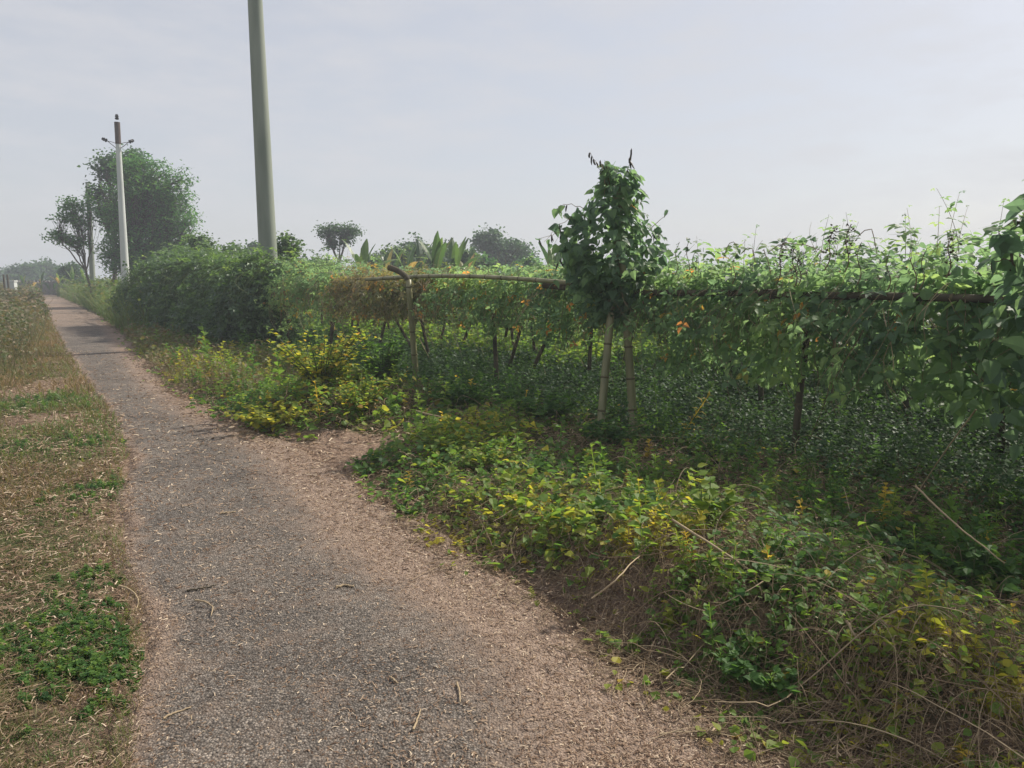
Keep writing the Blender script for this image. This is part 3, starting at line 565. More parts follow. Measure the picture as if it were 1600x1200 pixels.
        mat = M_beand if 17 < a < 20 else M_bean
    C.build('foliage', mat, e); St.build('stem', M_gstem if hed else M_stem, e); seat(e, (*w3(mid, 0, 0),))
# canopy over the beds
C = Buf(); n = 8000; s = rng.uniform(4, 33, n); d = rng.uniform(1.0, 4.8, n); k_ = noise(s, d, 1.1, 80) > .30; s, d = s[k_], d[k_]; z = 1.44+.28*rng.random(len(s))**1.5+(noise(s, d, 1.2, 81)-.4)*.25; x, y = fld(s, d)
C.inst(*TF, np.column_stack([x, y, z]), toprot(len(s)), rng.uniform(.09, .17, len(s)), vrnd(len(s), x, y, z, .008))
n = 4200; s = rng.uniform(5, 33, n); d = rng.choice([1.9, 3.4, 4.7], n)+rng.normal(size=n)*.25; z = 1.5-rng.random(n)**1.6*.62; x, y = fld(s, d); C.inst(*TF, np.column_stack([x, y, z]), hangrot(n), rng.uniform(.13, .22, n), vrnd(n, x, y, z, .06))
n = 9000; s = rng.uniform(20, 33, n); d = rng.uniform(4.5, 8.0, n); z = 1.44+.25*rng.random(n); x, y = fld(s, d); C.inst(LEAF_V, LEAF_F, np.column_stack([x, y, z]), toprot(n), rng.uniform(.10, .17, n), vrnd(n, x, y, z, .01))
tag(C.build('vine_canopy', M_bean), 'leafy bean canopy spread over the top of the front trellis', kind='stuff')
C = Buf(); n = 34000; s = rng.uniform(-6, 40, n); d = rng.uniform(8.2, 22, n); k_ = noise(s, d, .8, 82) > .24; s, d = s[k_], d[k_]; z = 1.34+.2*rng.random(len(s))+(noise(s, d, .9, 83)-.4)*.25; x, y = fld(s, d)
C.inst(LEAF_V, LEAF_F, np.column_stack([x, y, z]), toprot(len(s)), rng.uniform(.13, .21, len(s)), vrnd(len(s), x, y, z, .02))
n = 7000; s = rng.uniform(0, 33, n); d = 8.2+rng.normal(size=n)*.2+rng.choice([0, 0, 4.5], n); z = 1.55-rng.random(n)**1.3*.75; x, y = fld(s, d); C.inst(LEAF_V, LEAF_F, np.column_stack([x, y, z]), hangrot(n), rng.uniform(.11, .18, n), vrnd(n, x, y, z, .10))
tag(C.build('vine_canopy', M_bean), 'far bean canopy on the rear trellis', kind='stuff')
# vine tower on the crossed legs
e = empty('vine_tower', 'tall tower of bean vine climbing the crossed bamboo legs, dark against the sky', 'vine'); C = Buf(); St = Buf()
ctr = at(962, 440, 7.7)
PROF = ([1.2, 1.5, 1.8, 2.0, 2.2, 2.45, 2.6, 2.72], [.18, .42, .58, .48, .36, .27, .20, .10])
n = 330; z = 1.2+1.5*rng.random(n)**1.05; rr = np.interp(z, *PROF)*rng.random(n)**.42; a = rng.random(n)*6.283; rr = rr*(.35+1.15*noise(a*1.6, z*4, 1., 90, 2))
x = ctr[0]-.02+rr*np.cos(a)*1.0+(z-2)*.03; y = ctr[1]+rr*np.sin(a)*.85
D_ = np.column_stack([np.cos(a)*.5+rng.normal(size=n)*.4, np.sin(a)*.5+rng.normal(size=n)*.4, -1+rng.random(n)*.9]); Nn = np.column_stack([np.cos(a), np.sin(a), .5+0*a])+rng.normal(size=(n, 3))*.4
rv = np.clip(.10+.5*rng.random(n)**1.5+.12*(z > 2.6), 0, .82); k_ = rng.random(n) < .02; rv[k_] = .95
C.inst(*TF, np.column_stack([x, y, z]), frames(D_, Nn), rng.uniform(.08, .20, n), rv)
n = 300; z = rng.uniform(1.3, 2.70, n); rr = np.interp(z, *PROF)*rng.random(n)**.5*.95; a = rng.random(n)*6.283
C.inst(BV, BF, np.column_stack([ctr[0]+rr*np.cos(a), ctr[1]+rr*np.sin(a)*.8, z]), frames(np.column_stack([np.cos(a), np.sin(a), -.9+0*a])+rng.normal(size=(n, 3))*.3, np.column_stack([np.cos(a), np.sin(a), .5+0*a])), rng.uniform(.08, .13, n), rng.uniform(.1, .6, n))
for c_, n, rr in ((at(898, 395, 7.6), 85, .17), (at(915, 430, 7.6), 70, .16), (at(1018, 400, 7.75), 55, .14), (at(905, 350, 7.65), 30, .12)):
    C.inst(BV, BF, c_+rng.normal(size=(n, 3))*rr*.7, frames(np.column_stack([rng.normal(size=n)*.6, rng.normal(size=n)*.6, -.8+.4*rng.normal(size=n)]), rng.normal(size=(n, 3))*.4+np.array([0, -.7, .6])), rng.uniform(.06, .125, n), rng.uniform(.05, .6, n))
def shoot(pts, nleaf=4, size=.09, pods=0, B=None, Cc=None, Pd=None, rad=.004):
    P = np.array(pts, float); t = np.linspace(0, 1, 12); Q = np.column_stack([np.interp(t, np.linspace(0, 1, len(P)), P[:, k]) for k in range(3)]); Q[1:-1] += rng.normal(size=(10, 3))*.008
    B.tube(Q, rad*(1-.6*t), 4, rng.random())
    if nleaf:
        idx = rng.integers(3, 12, nleaf); Cc.inst(BV, BF, Q[idx]+rng.normal(size=(nleaf, 3))*.02, frames(np.column_stack([rng.normal(size=nleaf), rng.normal(size=nleaf)*.6, -.8+rng.normal(size=nleaf)*.5]), rng.normal(size=(nleaf, 3))+np.array([0, -.6, .5])), size*rng.uniform(.6, 1.1, nleaf), rng.uniform(0, .6, nleaf))
    for _ in range(pods):
        p = Q[rng.integers(5, 12)]; d = np.array([rng.normal()*.35, rng.normal()*.3, -1]); d /= np.linalg.norm(d); l_ = rng.uniform(.06, .10)
        Pd.tube([p, p+d*l_*.25, p+d*l_*.7+np.array([.006, 0, 0]), p+d*l_+np.array([.015, 0, 0])], [.002, .009, .008, .002], 5, rng.random()*.5)
Pd = Buf(); Yt = 7.65; A_ = lambda u, v, y=Yt: at(u, v, y)
shoot([A_(955,300), A_(942,275), A_(932,258), A_(922,238)], 1, .08, 8, St, C, Pd); shoot([A_(968,300), A_(978,272), A_(986,250), A_(987,232)], 0, .08, 7, St, C, Pd); shoot([A_(945,310), A_(945,280), A_(938,250)], 1, .08, 4, St, C, Pd); shoot([A_(952,290), A_(950,262), A_(945,250)], 0, .08, 2, St, C, Pd)
shoot([A_(930,330), A_(900,322), A_(880,318), A_(868,330)], 6, .10, 1, St, C, Pd); shoot([A_(925,360), A_(890,360), A_(865,364), A_(842,373)], 5, .09, 3, St, C, Pd); shoot([A_(930,345), A_(900,335), A_(872,350), A_(850,378)], 6, .10, 2, St, C, Pd); shoot([A_(920,390), A_(895,385), A_(880,400), A_(868,415)], 5, .10, 3, St, C, Pd)
shoot([A_(1000,370), A_(1022,352), A_(1035,340), A_(1044,333)], 1, .1, 0, St, C, Pd); shoot([A_(1005,390), A_(1025,360), A_(1032,352)], 2, .11, 1, St, C, Pd); shoot([A_(1000,320), A_(1005,300), A_(998,290)], 2, .08, 0, St, C, Pd)
shoot([A_(925,420), A_(905,425), A_(895,432), A_(888,440)], 4, .10, 1, St, C, Pd)
C.build('foliage', M_bean, e); St.build('stem', M_stem, e); Pd.build('pod', M_pod, e); seat(e, (ctr[0], ctr[1], 0))
# big-leaved vine at the right edge
e = empty('vine_tower', 'big-leaved vine rising at the right edge of the photo, above the canopy', 'vine'); C = Buf(); St = Buf(); Pd = Buf(); Y4 = 4.25
n = 110; z = rng.uniform(1.35, 2.12, n); ctr = at(1640, 400, Y4+.1); rr = np.interp(z, [1.3, 1.6, 1.9, 2.15], [.32, .27, .20, .10])*rng.random(n)**.5; a = rng.random(n)*6.283
C.inst(BV, BF, np.column_stack([ctr[0]+rr*np.cos(a), ctr[1]+rr*np.sin(a), z]), frames(np.column_stack([np.cos(a), np.sin(a), -.8+0*a])+rng.normal(size=(n, 3))*.4, np.column_stack([np.cos(a)*.6, np.sin(a)-.6, .6+0*a])+rng.normal(size=(n, 3))*.3), rng.uniform(.07, .12, n), rng.uniform(.05, .55, n))
q = lambda u, v: at(u, v, Y4)
shoot([q(1630,430), q(1615,380), q(1600,340), q(1590,322)], 5, .13, 0, St, C, Pd, .005); shoot([q(1630,430), q(1590,395), q(1570,375), q(1560,360)], 6, .13, 1, St, C, Pd, .005); shoot([q(1620,440), q(1580,410), q(1560,405), q(1545,415)], 6, .13, 2, St, C, Pd, .005); shoot([q(1640,420), q(1610,350), q(1590,345), q(1575,350)], 5, .12, 1, St, C, Pd, .005)
c2 = np.array([3.75, 3.95]); n = 420; z = rng.uniform(.6, 3.25, n); rr = np.interp(z, [.6, 1.5, 2.4, 3.25], [.35, .75, .62, .15])*rng.random(n)**.5; a = rng.random(n)*6.283; xx = c2[0]+rr*np.cos(a); yy = c2[1]+rr*np.sin(a)*1.1; k_ = xx/yy > .78; n = k_.sum()
C.inst(BV, BF, np.column_stack([xx, yy, z])[k_], rndrot(n, .5, .5, .6), rng.uniform(.10, .16, n), rng.uniform(.05, .6, n))
B = Buf(); bam(B, (ctr[0]+.05, ctr[1], -.05), (ctr[0], ctr[1], 2.0), .045, .035); B.build('stake', [M_bdark, M_node], e, smooth=True)
n = 110; z = rng.uniform(.75, 1.5, n); a = rng.random(n)*6.283; rr = rng.uniform(.05, .4, n)
C.inst(BV, BF, np.column_stack([ctr[0]+.1+rr*np.cos(a), ctr[1]+rr*np.sin(a), z]), hangrot(n), rng.uniform(.09, .15, n), rng.uniform(.05, .6, n))
C.build('foliage', M_bean, e); St.build('stem', M_stem, e); Pd.build('pod', M_pod, e); seat(e, (ctr[0], ctr[1], 0))
# shoots and flower spikes standing above the canopy
def spike(u, v, Y, hgt, lab, kind='spike'):
    b_ = at(u, v, Y); e = empty('bean_shoot', lab, 'shoot', 'shoots standing above the canopy'); St = Buf(); P = Buf(); t = np.linspace(0, 1, 10)
    lean = rng.normal()*.12; base = b_-np.array([lean*hgt, 0, hgt+.12]); Q = np.array([lerp(base, b_, q_)+np.array([.02*math.sin(q_*7), .01*math.cos(q_*5), 0]) for q_ in t]); St.tube(Q, .005*(1-.6*t), 4, .2)
    if kind == 'spike':
        n = int(150*hgt/.25); q_ = .30+.7*rng.random(n); Pp = lerp(base, b_, q_[:, None]); wd_ = .028*(1.35-q_)
        P.inst(SIMP_V, SIMP_F, Pp+np.column_stack([rng.normal(size=n)*wd_, rng.normal(size=n)*wd_, 0*q_]), rndrot(n, -.2, .5, .6), rng.uniform(.012, .03, n), rng.random(n)*.5); P.build('flower_spike', M_pod, e)
    else:
        n = 7; q_ = rng.uniform(.4, 1, n); P.inst(BV, BF, lerp(base, b_, q_[:, None]), frames(np.column_stack([rng.normal(size=n), rng.normal(size=n), -.4+0*q_]), rng.normal(size=(n, 3))+np.array([0, 0, .6])), rng.uniform(.03, .06, n), rng.random(n)*.6); P.build('leaf', M_bean, e)
    St.build('stem', M_stem, e); seat(e, tuple(base))
for a in [(1305,352,5.4,.20,'left one of two tall dark flower spikes over the canopy'), (1327,350,5.4,.22,'right one of two tall dark flower spikes over the canopy'), (1226,372,5.9,.24,'bushy dark flower spike left of the two tallest'), (1240,384,5.9,.2,'small dark flower spike leaning beside the bushy one'),
          (1488,362,4.8,.17,'flower spike between the far trees and the right edge vine'), (1250,392,5.9,.15,'lowest dark flower spike beside the bushy one')]: spike(*a)
for a in [(1344,378,5.4,.18,'leafy shoot just right of the two tall spikes','l'), (1388,392,5.2,.15,'small leafy shoot between the spikes and the far trees','l'), (1423,378,5.1,.2,'thin leafy shoot in front of the hazy far tree','l'), (1446,388,5.0,.15,'thin shoot leaning left near the hazy far trees','l'),
          (1076,372,7.2,.25,'bare shoot with dark pods right of the vine tower','l'), (1060,378,7.3,.2,'thin bare shoot nearest the right side of the vine tower','l'), (1085,392,7.0,.12,'short shoot with one leaf right of the pod-bearing shoot','l'), (1150,395,6.6,.15,'curled shoot between the vine tower and the spikes','l'),
          (512,394,14.5,.35,'drooping shoot above the canopy left of the banana plants','l'), (488,398,15.,.25,'small shoot above the end of the vine hedge','l')]: spike(*a)
B = Buf()
for u0, v0, um, vm, u1, v1, Y in [(1200,395,1230,380,1290,394,5.8), (1205,430,1195,395,1192,392,5.9), (1340,370,1362,358,1370,395,5.3), (1160,395,1175,388,1180,410,6.3), (1130,405,1140,380,1152,384,6.6)]:
    P = [at(u0, v0, Y), at((u0+um)/2, (v0+vm)/2-4, Y), at(um, vm, Y), at((u1+um)/2, (v1+vm)/2-4, Y), at(u1, v1, Y)]; t = np.linspace(0, 1, 13); Q = np.column_stack([np.interp(t, np.linspace(0, 1, 5), np.array(P)[:, k]) for k in range(3)]); B.tube(Q, .003, 4, .3)
tag(B.build('tendrils', M_stem), 'fine wiry tendrils looping above the canopy', kind='stuff')
# ------------------------------------------------------------------ cover under the trellis
def fcover(n, s0, s1, d0, d1, zmax, size, tmp, mat_i, seed, B, rfun, p=1.2):
    s = rng.uniform(s0, s1, n); d = rng.uniform(d0, d1, n); x, y = fld(s, d); r = np.hypot(x, y); k_ = (rng.random(n) < np.clip((7/r)**p, 0, 1)) & (noise(x, y, 1.3, seed) > .36) & (pathd(x, y) > .2) & ~((mat_i == 1) & (d > 2.8) & (s < 21.5)); x, y, r = x[k_], y[k_], r[k_]
    g = np.clip(r/9, .8, 2.2); z = h(x, y)+zmax*rng.random(len(x))**1.3*(.4+noise(x, y, 1.9, seed+1)*1.1); B.inst(tmp[0], tmp[1], np.column_stack([x, y, z]), rndrot(len(x), .05, .4, .55), size*g*rng.uniform(.6, 1.3, len(x)), rfun(len(x), x, y), 0)
B = Buf(); ug = lambda n, x, y: np.clip(.1+.6*noise(x, y, 2.2, 95)+.15*rng.normal(size=n), 0, .95)
fcover(150000, 8, 33, -.6, 9, .24, .045, (LEAF_V, LEAF_F), 1, 96, B, ug); fcover(60000, 18, 32, -.7, 5, .30, .045, (LEAF_V, LEAF_F), 1, 97, B, ug, .8)
n = 4200; s = rng.uniform(12, 32, n); d = rng.uniform(-.4, 5, n); x, y = fld(s, d); k_ = noise(x, y, .9, 100) > .48; x, y = x[k_], y[k_]; wq = rng.integers(0, 5, len(x)); ht = rng.uniform(.10, .34, len(x))
for q_ in range(5): kk = wq == q_; B.inst(HERBS[q_][0], HERBS[q_][1], put(np.column_stack([x[kk], y[kk]])), zrot(kk.sum(), .2), np.column_stack([ht[kk]*.8, ht[kk]*.8, ht[kk]]), np.clip(.45+.2*rng.normal(size=kk.sum()), 0, 1))
tag(B.build('undergrowth', M_under), 'dark glossy low leaves covering the ground under the trellis', kind='stuff')
B = Buf(); fcover(90000, -4, 26, 2.4, 9, .22, .07, (LEAF_V, LEAF_F), 0, 98, B, lambda n, x, y: np.clip(.32+.4*noise(x, y, 2.2, 95)+.10*rng.normal(size=n), 0, .66)*np.where(sd(x, y)[0] > 21, .5, 1), .7); fcover(60000, -10, 40, 8, 26, .25, .12, (LEAF_V, LEAF_F), 0, 99, B, lambda n, x, y: np.clip(.3+.4*noise(x, y, 2.2, 95)+.12*rng.normal(size=n), 0, .7), .7)
tag(B.build('bright_ground_cover', M_weed), 'bright green ground cover in the sunlit strip between the trellises', kind='stuff')
# ------------------------------------------------------------------ verge
def vcond(x, y):
    s, d = sd(x, y); return (pathd(x, y) > -.3) & (d < .2) & ~inpoly(x, y, SPUR) & (x > np.interp(y, PYe, XRe)-.35)
def verge(n, s0=2, s1=31, d0=-6.5, p=1.2, off=.05):
    r = 1.7+30*rng.random(n)**(1.7+.5*p); a = R(-52)+R(102)*rng.random(n); x = r*np.sin(a); y = r*np.cos(a)
    k_ = vcond(x, y) & (pathd(x, y) > off+.55*(noise(x, y, 2.2, 40)-.45)-.32*rng.random(n)**2.2); return x[k_], y[k_], r[k_]
GREEN = [(G(1240,1010), .5), (G(560,720), .35), (G(400,640), 1.1), (G(900,880), .25), (G(600,600), .8), (G(980,840), .2), (G(1400,880), .7), (G(800,640), 1.0), (G(1500,900), .6), (G(640,770), .25), (G(880,760), .6)]
YEL = [(G(520,620), .8), (G(440,640), .5), (G(860,850), .45), (G(740,700), .5), (G(1430,1090), .16), (G(1570,1170), .12), (G(300,590), .8), (G(1000,900), .3), (G(700,850), .35)]
def fieldof(x, y, L_): 
    v = np.zeros(len(x))
    for c, r in L_: v = np.maximum(v, np.exp(-((x-c[0])**2+(y-c[1])**2)/(r*r)))
    return v
def herbcol(x, y, n):
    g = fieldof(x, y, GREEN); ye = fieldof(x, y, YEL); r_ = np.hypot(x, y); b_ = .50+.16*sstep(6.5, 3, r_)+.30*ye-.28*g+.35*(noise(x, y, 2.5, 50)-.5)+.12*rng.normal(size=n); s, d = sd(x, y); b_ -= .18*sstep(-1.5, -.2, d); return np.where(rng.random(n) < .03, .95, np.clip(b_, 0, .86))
B = Buf(); x, y, r = verge(30000, p=.6, off=.12)
g = np.maximum(fieldof(x, y, GREEN), .8*fieldof(x, y, YEL)); s, d = sd(x, y); dens = np.clip(.10+.75*g+.5*sstep(-1.5, -.2, d)+.25*sstep(.5, .7, noise(x, y, 1.4, 51))+.35*sstep(9, 14, r), 0, 1); dens *= np.clip(.45+r*.08, .45, 1); k_ = rng.random(len(x)) < dens; x, y, r = x[k_], y[k_], r[k_]
ht = rng.uniform(.06, .26, len(x))*(.35+1.5*noise(x, y, 1.3, 52)**1.5)*(1+.8*(rng.random(len(x)) < .07))*np.clip(.75+r*.06, .75, 1.9)*np.clip(.45+pathd(x, y)*1.2, .4, 1); col = herbcol(x, y, len(x)); wh = rng.integers(0, 5, len(x))
for q_ in range(5):
    k_ = wh == q_; P = np.column_stack([x[k_], y[k_], hz(x[k_], y[k_])-.01]); Rm = zrot(k_.sum(), .2); B.inst(HERBS[q_][0], HERBS[q_][1], P, Rm, (lambda q5: np.column_stack([q5, q5, ht[k_]]))(np.minimum(ht[k_]*1.05, .07+.35*ht[k_]+.006*r[k_])), col[k_])
tag(B.build('weeds', M_weed), 'mixed green and yellowing weeds covering the verge between path and trellis', kind='stuff')
# loose leaves lying in the tangle
B = Buf(); x, y, r = verge(150000, p=1., off=.02); g = np.maximum(fieldof(x, y, GREEN), fieldof(x, y, YEL)); k_ = rng.random(len(x)) < np.clip(.12+.6*g+.35*(noise(x, y, 2, 53) > .52), 0, 1); x, y, r = x[k_], y[k_], r[k_]
P = np.column_stack([x, y, hz(x, y)]); P[:, 2] += .01+.13*rng.random(len(x))**1.4*np.clip(pathd(x, y)*2, .1, 1); B.inst(LEAF_V, LEAF_F, P, rndrot(len(x), .1, .4, .5), rng.uniform(.022, .055, len(x))*np.clip(r/4, 1, 2), herbcol(x, y, len(x)))
for cen, rad, n, c0, sz in [(G(860,840), .42, 700, .60, .070), (G(960,880), .3, 330, .55, .070), (G(760,800), .35, 260, .62, .06), (G(735,715), .45, 420, .62, .08), (G(640,740), .35, 260, .40, .07), (G(985,850), .18, 160, .33, .08), (G(1280,985), .4, 500, .34, .045), (G(1450,1080), .2, 130, .66, .045), (G(1380,900), .6, 500, .28, .06), (G(430,665), .6, 600, .60, .08), (G(350,640), .7, 500, .42, .07), (G(540,640), .7, 600, .62, .09)]:
    x = cen[0]+rng.normal(size=n)*rad*.7; y = cen[1]+rng.normal(size=n)*rad*.8; k_ = (pathd(x, y) > .02) & (noise(x, y, 6, 59) > .36); x, y = x[k_], y[k_]; n = len(x)
    B.inst(BV, BF, np.column_stack([x, y, h(x, y)+.02+(.05+.22*noise(x, y, 3, 60))*rng.random(n)*np.clip(pathd(x, y)*3, .2, 1)]), rndrot(n, .1, .35, .45), sz*rng.uniform(.45, 1.1, n), np.clip(c0+.16*rng.normal(size=n), 0, .88))
tag(B.build('creeper_leaves', M_weed), 'small green and yellow creeper leaves scattered through the verge', kind='stuff')
# dry tangle
def arcs(n, x, y, ln, lift, rad, m=8):
    a = rng.random(n)*6.283; l_ = rng.uniform(*ln, n); t = np.linspace(0, 1, m)[None]; curl = rng.normal(size=n)*1.3
    an = a[:, None]+curl[:, None]*t; dx = np.cumsum(np.cos(an), 1)*l_[:, None]/m; dy = np.cumsum(np.sin(an), 1)*l_[:, None]/m
    dx -= dx[:, m//2][:, None]; dy -= dy[:, m//2][:, None]; X_ = x[:, None]+dx; Y_ = y[:, None]+dy; cl = np.clip(.25+pathd(x, y)*2.2, .12, 1); H_ = (rng.random(n)**1.6*lift*cl)[:, None]
    Z_ = hz(X_, Y_)+.004+H_*np.sin(t*np.pi*rng.uniform(.6, 1.0, n)[:, None])+(rng.random(n)**2*lift*.7*cl)[:, None]
    return np.stack([X_, Y_, Z_], -1), (rad[:, None]*(1.1-.6*t))
B = Buf(); x, y, r = verge(150000, p=1.3, off=-.08); k_ = rng.random(len(x)) < np.clip(.35+.9*(noise(x, y, 1.3, 54)-.35)+.5*fieldof(x, y, [(G(960,940), .6), (G(900,1000), .5), (G(1200,1080), .7), (G(720,850), .6), (G(1400,1100), .6)]), 0.05, 1); x, y, r = x[k_], y[k_], r[k_]; n = len(x)
off_ = np.clip(pathd(x, y), 0, .4)/.4
P, rd = arcs(n, x, y, (.04, .30), .13, rng.uniform(.0006, .0017, n)*np.clip(r/3.5, 1, 2.5)); P[:, :, 2] -= 0; B.tubes(P, rd, 3, np.clip(rng.beta(1.6, 2.2, n), 0, 1))
q_ = rng.random(n) < .018; x, y, r = x[q_], y[q_], r[q_]; n = len(x); P, rd = arcs(n, x, y, (.3, .8), .18, rng.uniform(.0014, .003, n), 10); B.tubes(P, rd, 4, np.clip(rng.beta(2, 1.6, n), 0, 1))
tag(B.build('dry_creepers', M_stem), 'tangle of dry brown creeper stems on the verge', kind='stuff')
# litter: short straws and flakes on the verge, the shoulders and the path
def litter(B, n, X_, Y_, ln, wd, hi):
    Z_ = hz(X_, Y_)+hi*rng.random(n)**2+.003; V = [(-.5, -.5, 0), (.5, -.5, 0), (.5, 0, .18), (-.5, 0, .18), (.5, .5, 0), (-.5, .5, 0)]
    S = np.column_stack([wd, ln, ln*.5]); a = rng.random(n)*6.283; D_ = np.column_stack([np.cos(a), np.sin(a), .18*rng.normal(size=n)]); Nn = np.column_stack([.35*rng.normal(size=n), .35*rng.normal(size=n), np.ones(n)])
    B.inst(V, [(0,1,2,3), (3,2,4,5)], np.column_stack([X_, Y_, Z_]), frames(D_, Nn), S, np.clip(rng.beta(2, 1.9, n), 0, 1))
B = Buf(); n = 420000; r = 1.5+17*rng.random(n)**2.0; a = R(-50)+R(95)*rng.random(n); x = r*np.sin(a); y = r*np.cos(a); pdv = pathd(x, y); r = np.hypot(x, y)
aRn = np.interp(y, np.concatenate([[-4], ar[:, 1]]), np.concatenate([[ar[0, 0]+.5], ar[:, 0]])); lN = np.interp(y, PYe, XLe)
sh = np.maximum(sstep(-.35, .2, x-aRn), sstep(.3, 0, x-lN)); ins = pdv < 0; s, d = sd(x, y)
p_ = np.where(ins, .26+.74*sh*(.3+.7*noise(x, y, 2.5, 56)), np.clip(1-pdv*.35, .25, 1)*(.4+.6*(noise(x, y, 2.5, 57) > .42))); p_ = p_*(d < .3)
k_ = rng.random(n) < p_; x, y, ins, r = x[k_], y[k_], ins[k_], r[k_]; n = len(x); sc_ = np.clip(r/4, .8, 2.2)
litter(B, n, x, y, np.where(ins, rng.uniform(.006, .03, n), rng.uniform(.01, .05, n))*sc_, rng.uniform(.0014, .0062, n)*sc_, np.where(ins, .004, .03))
x, y, r = verge(170000, p=1.3, off=-.1); n = len(x); sc_ = np.clip(r/4, .8, 2.2); litter(B, n, x, y, rng.uniform(.008, .034, n)*sc_, rng.uniform(.002, .011, n)*sc_, .13*np.clip(pathd(x, y)*2, .04, 1)*rng.random(n)**1.2)
tag(B.build('straw_litter', M_dry), 'straw and dry leaf litter strewn on the path and its edges', kind='stuff')
# ------------------------------------------------------------------ left verge: mown dry grass
B = Buf()
def leftpts(n, y0, y1, wmax, p):
    y = y0+rng.random(n)**2.0*(y1-y0); l = np.interp(y, PYe, XLe); x = l+.08-rng.random(n)*wmax*np.clip(y/4, .45, 3); r = np.hypot(x, y); dm = dirtmask(x, y)
    e_ = .34*(noise(x, y, 2.6, 77)-.62)-.12*rng.random(n)**2; k_ = (rng.random(n) < (1-.85*np.where(pathd(x, y) > .25, dm, 0))) & (l-x > e_) & (x > -.95*y-.6); return x[k_], y[k_], r[k_]
x, y, r = leftpts(190000, 1.5, 40, 2.6, .9); n = len(x); nn = noise(x, y, 1.7, 58); gr = np.maximum(fieldof(x, y, [(G(110,1000), .28), (G(100,700), .6), (G(90,632), .9), (G(120,665), .6), (G(150,770), .32), (G(120,860), .25), (G(60,940), .25), (G(120,1150), .15)]), 0)
hh = rng.uniform(.018, .055, n)*np.clip(r/4.5, .9, 3)*(.5+nn); D_ = np.column_stack([rng.normal(size=n), rng.normal(size=n), 0*x])
B.inst(BL_V, BL_F, np.column_stack([x, y, hz(x, y)-.003]), zrot(n, .45), np.column_stack([hh*1.3, hh*1.3, hh]), np.clip(.68-.58*gr+.9*(nn-.5)+.16*rng.normal(size=n), 0, 1))
tag(B.build('grass', M_gr), 'short dry olive and brown grass on the left verge', kind='stuff')
B = Buf(); x, y, r = leftpts(13000, 1.5, 14, 2.4, 1.2); n = len(x); P, rd = arcs(n, x, y, (.03, .22), .03, rng.uniform(.0006, .0016, n)*np.clip(r/3.5, 1, 2.5), 5); B.tubes(P, rd, 3, np.clip(rng.beta(1.6, 1.8, n), 0, 1))
tag(B.build('straw', M_stem), 'dry straw stems in the left verge grass', kind='stuff')
B = Buf()
for (u, v), rad, cnt in [((150,760), .22, 260), ((165,690), .3, 260), ((140,1010), .24, 900), ((185,1045), .13, 600), ((130,1090), .09, 200), ((90,980), .18, 350), ((150,905), .12, 160), ((60,1080), .25, 200), ((70,630), .5, 300), ((100,800), .25, 120), ((10,700), .3, 200)]:
    c = G(u, v); x = c[0]+rng.normal(size=cnt)*rad*.75; y = c[1]+rng.normal(size=cnt)*rad*.95; k_ = (rng.random(cnt) < sstep(.38, .58, noise(x, y, 11, 91))) & (x < np.interp(y, PYe, XLe)+.05); x, y = x[k_], y[k_]; n = len(x)
    q_ = rng.integers(0, 3, n); ht = rng.uniform(.018, .05, n)*max(1, c[1]/5)
    for k2 in range(3): kk = q_ == k2; B.inst(HERBS[k2][0], HERBS[k2][1], put(np.column_stack([x[kk], y[kk]])), zrot(kk.sum(), .25), np.column_stack([ht[kk]*1.5, ht[kk]*1.5, ht[kk]]), np.clip(.36+.16*rng.normal(size=kk.sum()), 0, .7))
tag(B.build('clover_patch', M_weed), 'fresh green low herbs in patches on the left verge', kind='stuff')
# tall rank weeds
def rank(name, label, pts, n, hgt, mat, col, grass=True, flowers=False, leafy=.4, lean=.3, jr=.3):
    B = Buf(); poly = gp(pts); xy = scat(poly, n); xy = xy+rng.normal(size=xy.shape)*.02*xy[:, 1:2]; xy = xy[pathd(xy[:, 0], xy[:, 1]) > .02]; x, y = xy[:, 0], xy[:, 1]; n = len(x); hh = hgt*rng.uniform(.45, 1.1, n)*(.55+.75*noise(x, y, .8, 66)); w = .010*np.clip(np.hypot(x, y)/10, 1, 3)
    V = BL_V*np.array([1, 1, 1]); B.inst(V, BL_F, put(xy, -.02), zrot(n, lean), np.column_stack([w*14*np.ones(n)*rng.uniform(.5, 1, n), hh*.8, hh]), np.clip(col+jr*(noise(x, y, 1.2, 67)-.5)+.14*rng.normal(size=n), 0, 1))
    m = int(n*leafy); k_ = rng.integers(0, n, m); z = h(x[k_], y[k_])+hh[k_]*rng.random(m)**.6; B.inst(LEAF_V, LEAF_F, np.column_stack([x[k_]+rng.normal(size=m)*.06, y[k_]+rng.normal(size=m)*.06, z]), rndrot(m, .1, .5, .6), rng.uniform(.04, .10, m)*np.clip(y[k_]/16, .6, 2), np.clip(col-.05+jr*(noise(x[k_], y[k_], 1.2, 67)-.5)+.14*rng.normal(size=m), 0, 1))
    tag(B.build(name, mat), label, kind='stuff'); return xy
rank('tall_grass', 'tall pale green grass at the foot of the pale pole beside the path', [(118,472),(150,497),(185,519),(255,526),(262,470),(235,452),(112,460)], 34000, 1.45, M_gr, .30, leafy=.7)
rank('tall_grass', 'brownish rough grass along the path edge in front of the vine hedge', [(190,520),(225,560),(300,610),(380,640),(520,590),(420,560),(300,525)], 6500, .34, M_gr, .62, leafy=.9, jr=.5)
M_rank = leafmat('rank_weed', [(0, (.05, .095, .035)), (.35, (.10, .125, .05)), (.6, (.16, .13, .08)), (.8, (.22, .17, .11)), (1, (.30, .24, .15))], .7, .3, 1.4)
rank('dry_weeds', 'tall dry grey-brown weeds at the left of the path', [(-70,470),(45,470),(44,500),(28,545),(18,575),(5,600),(-25,625),(-130,640)], 13000, .82, M_rank, .55, leafy=1.8, jr=.6)
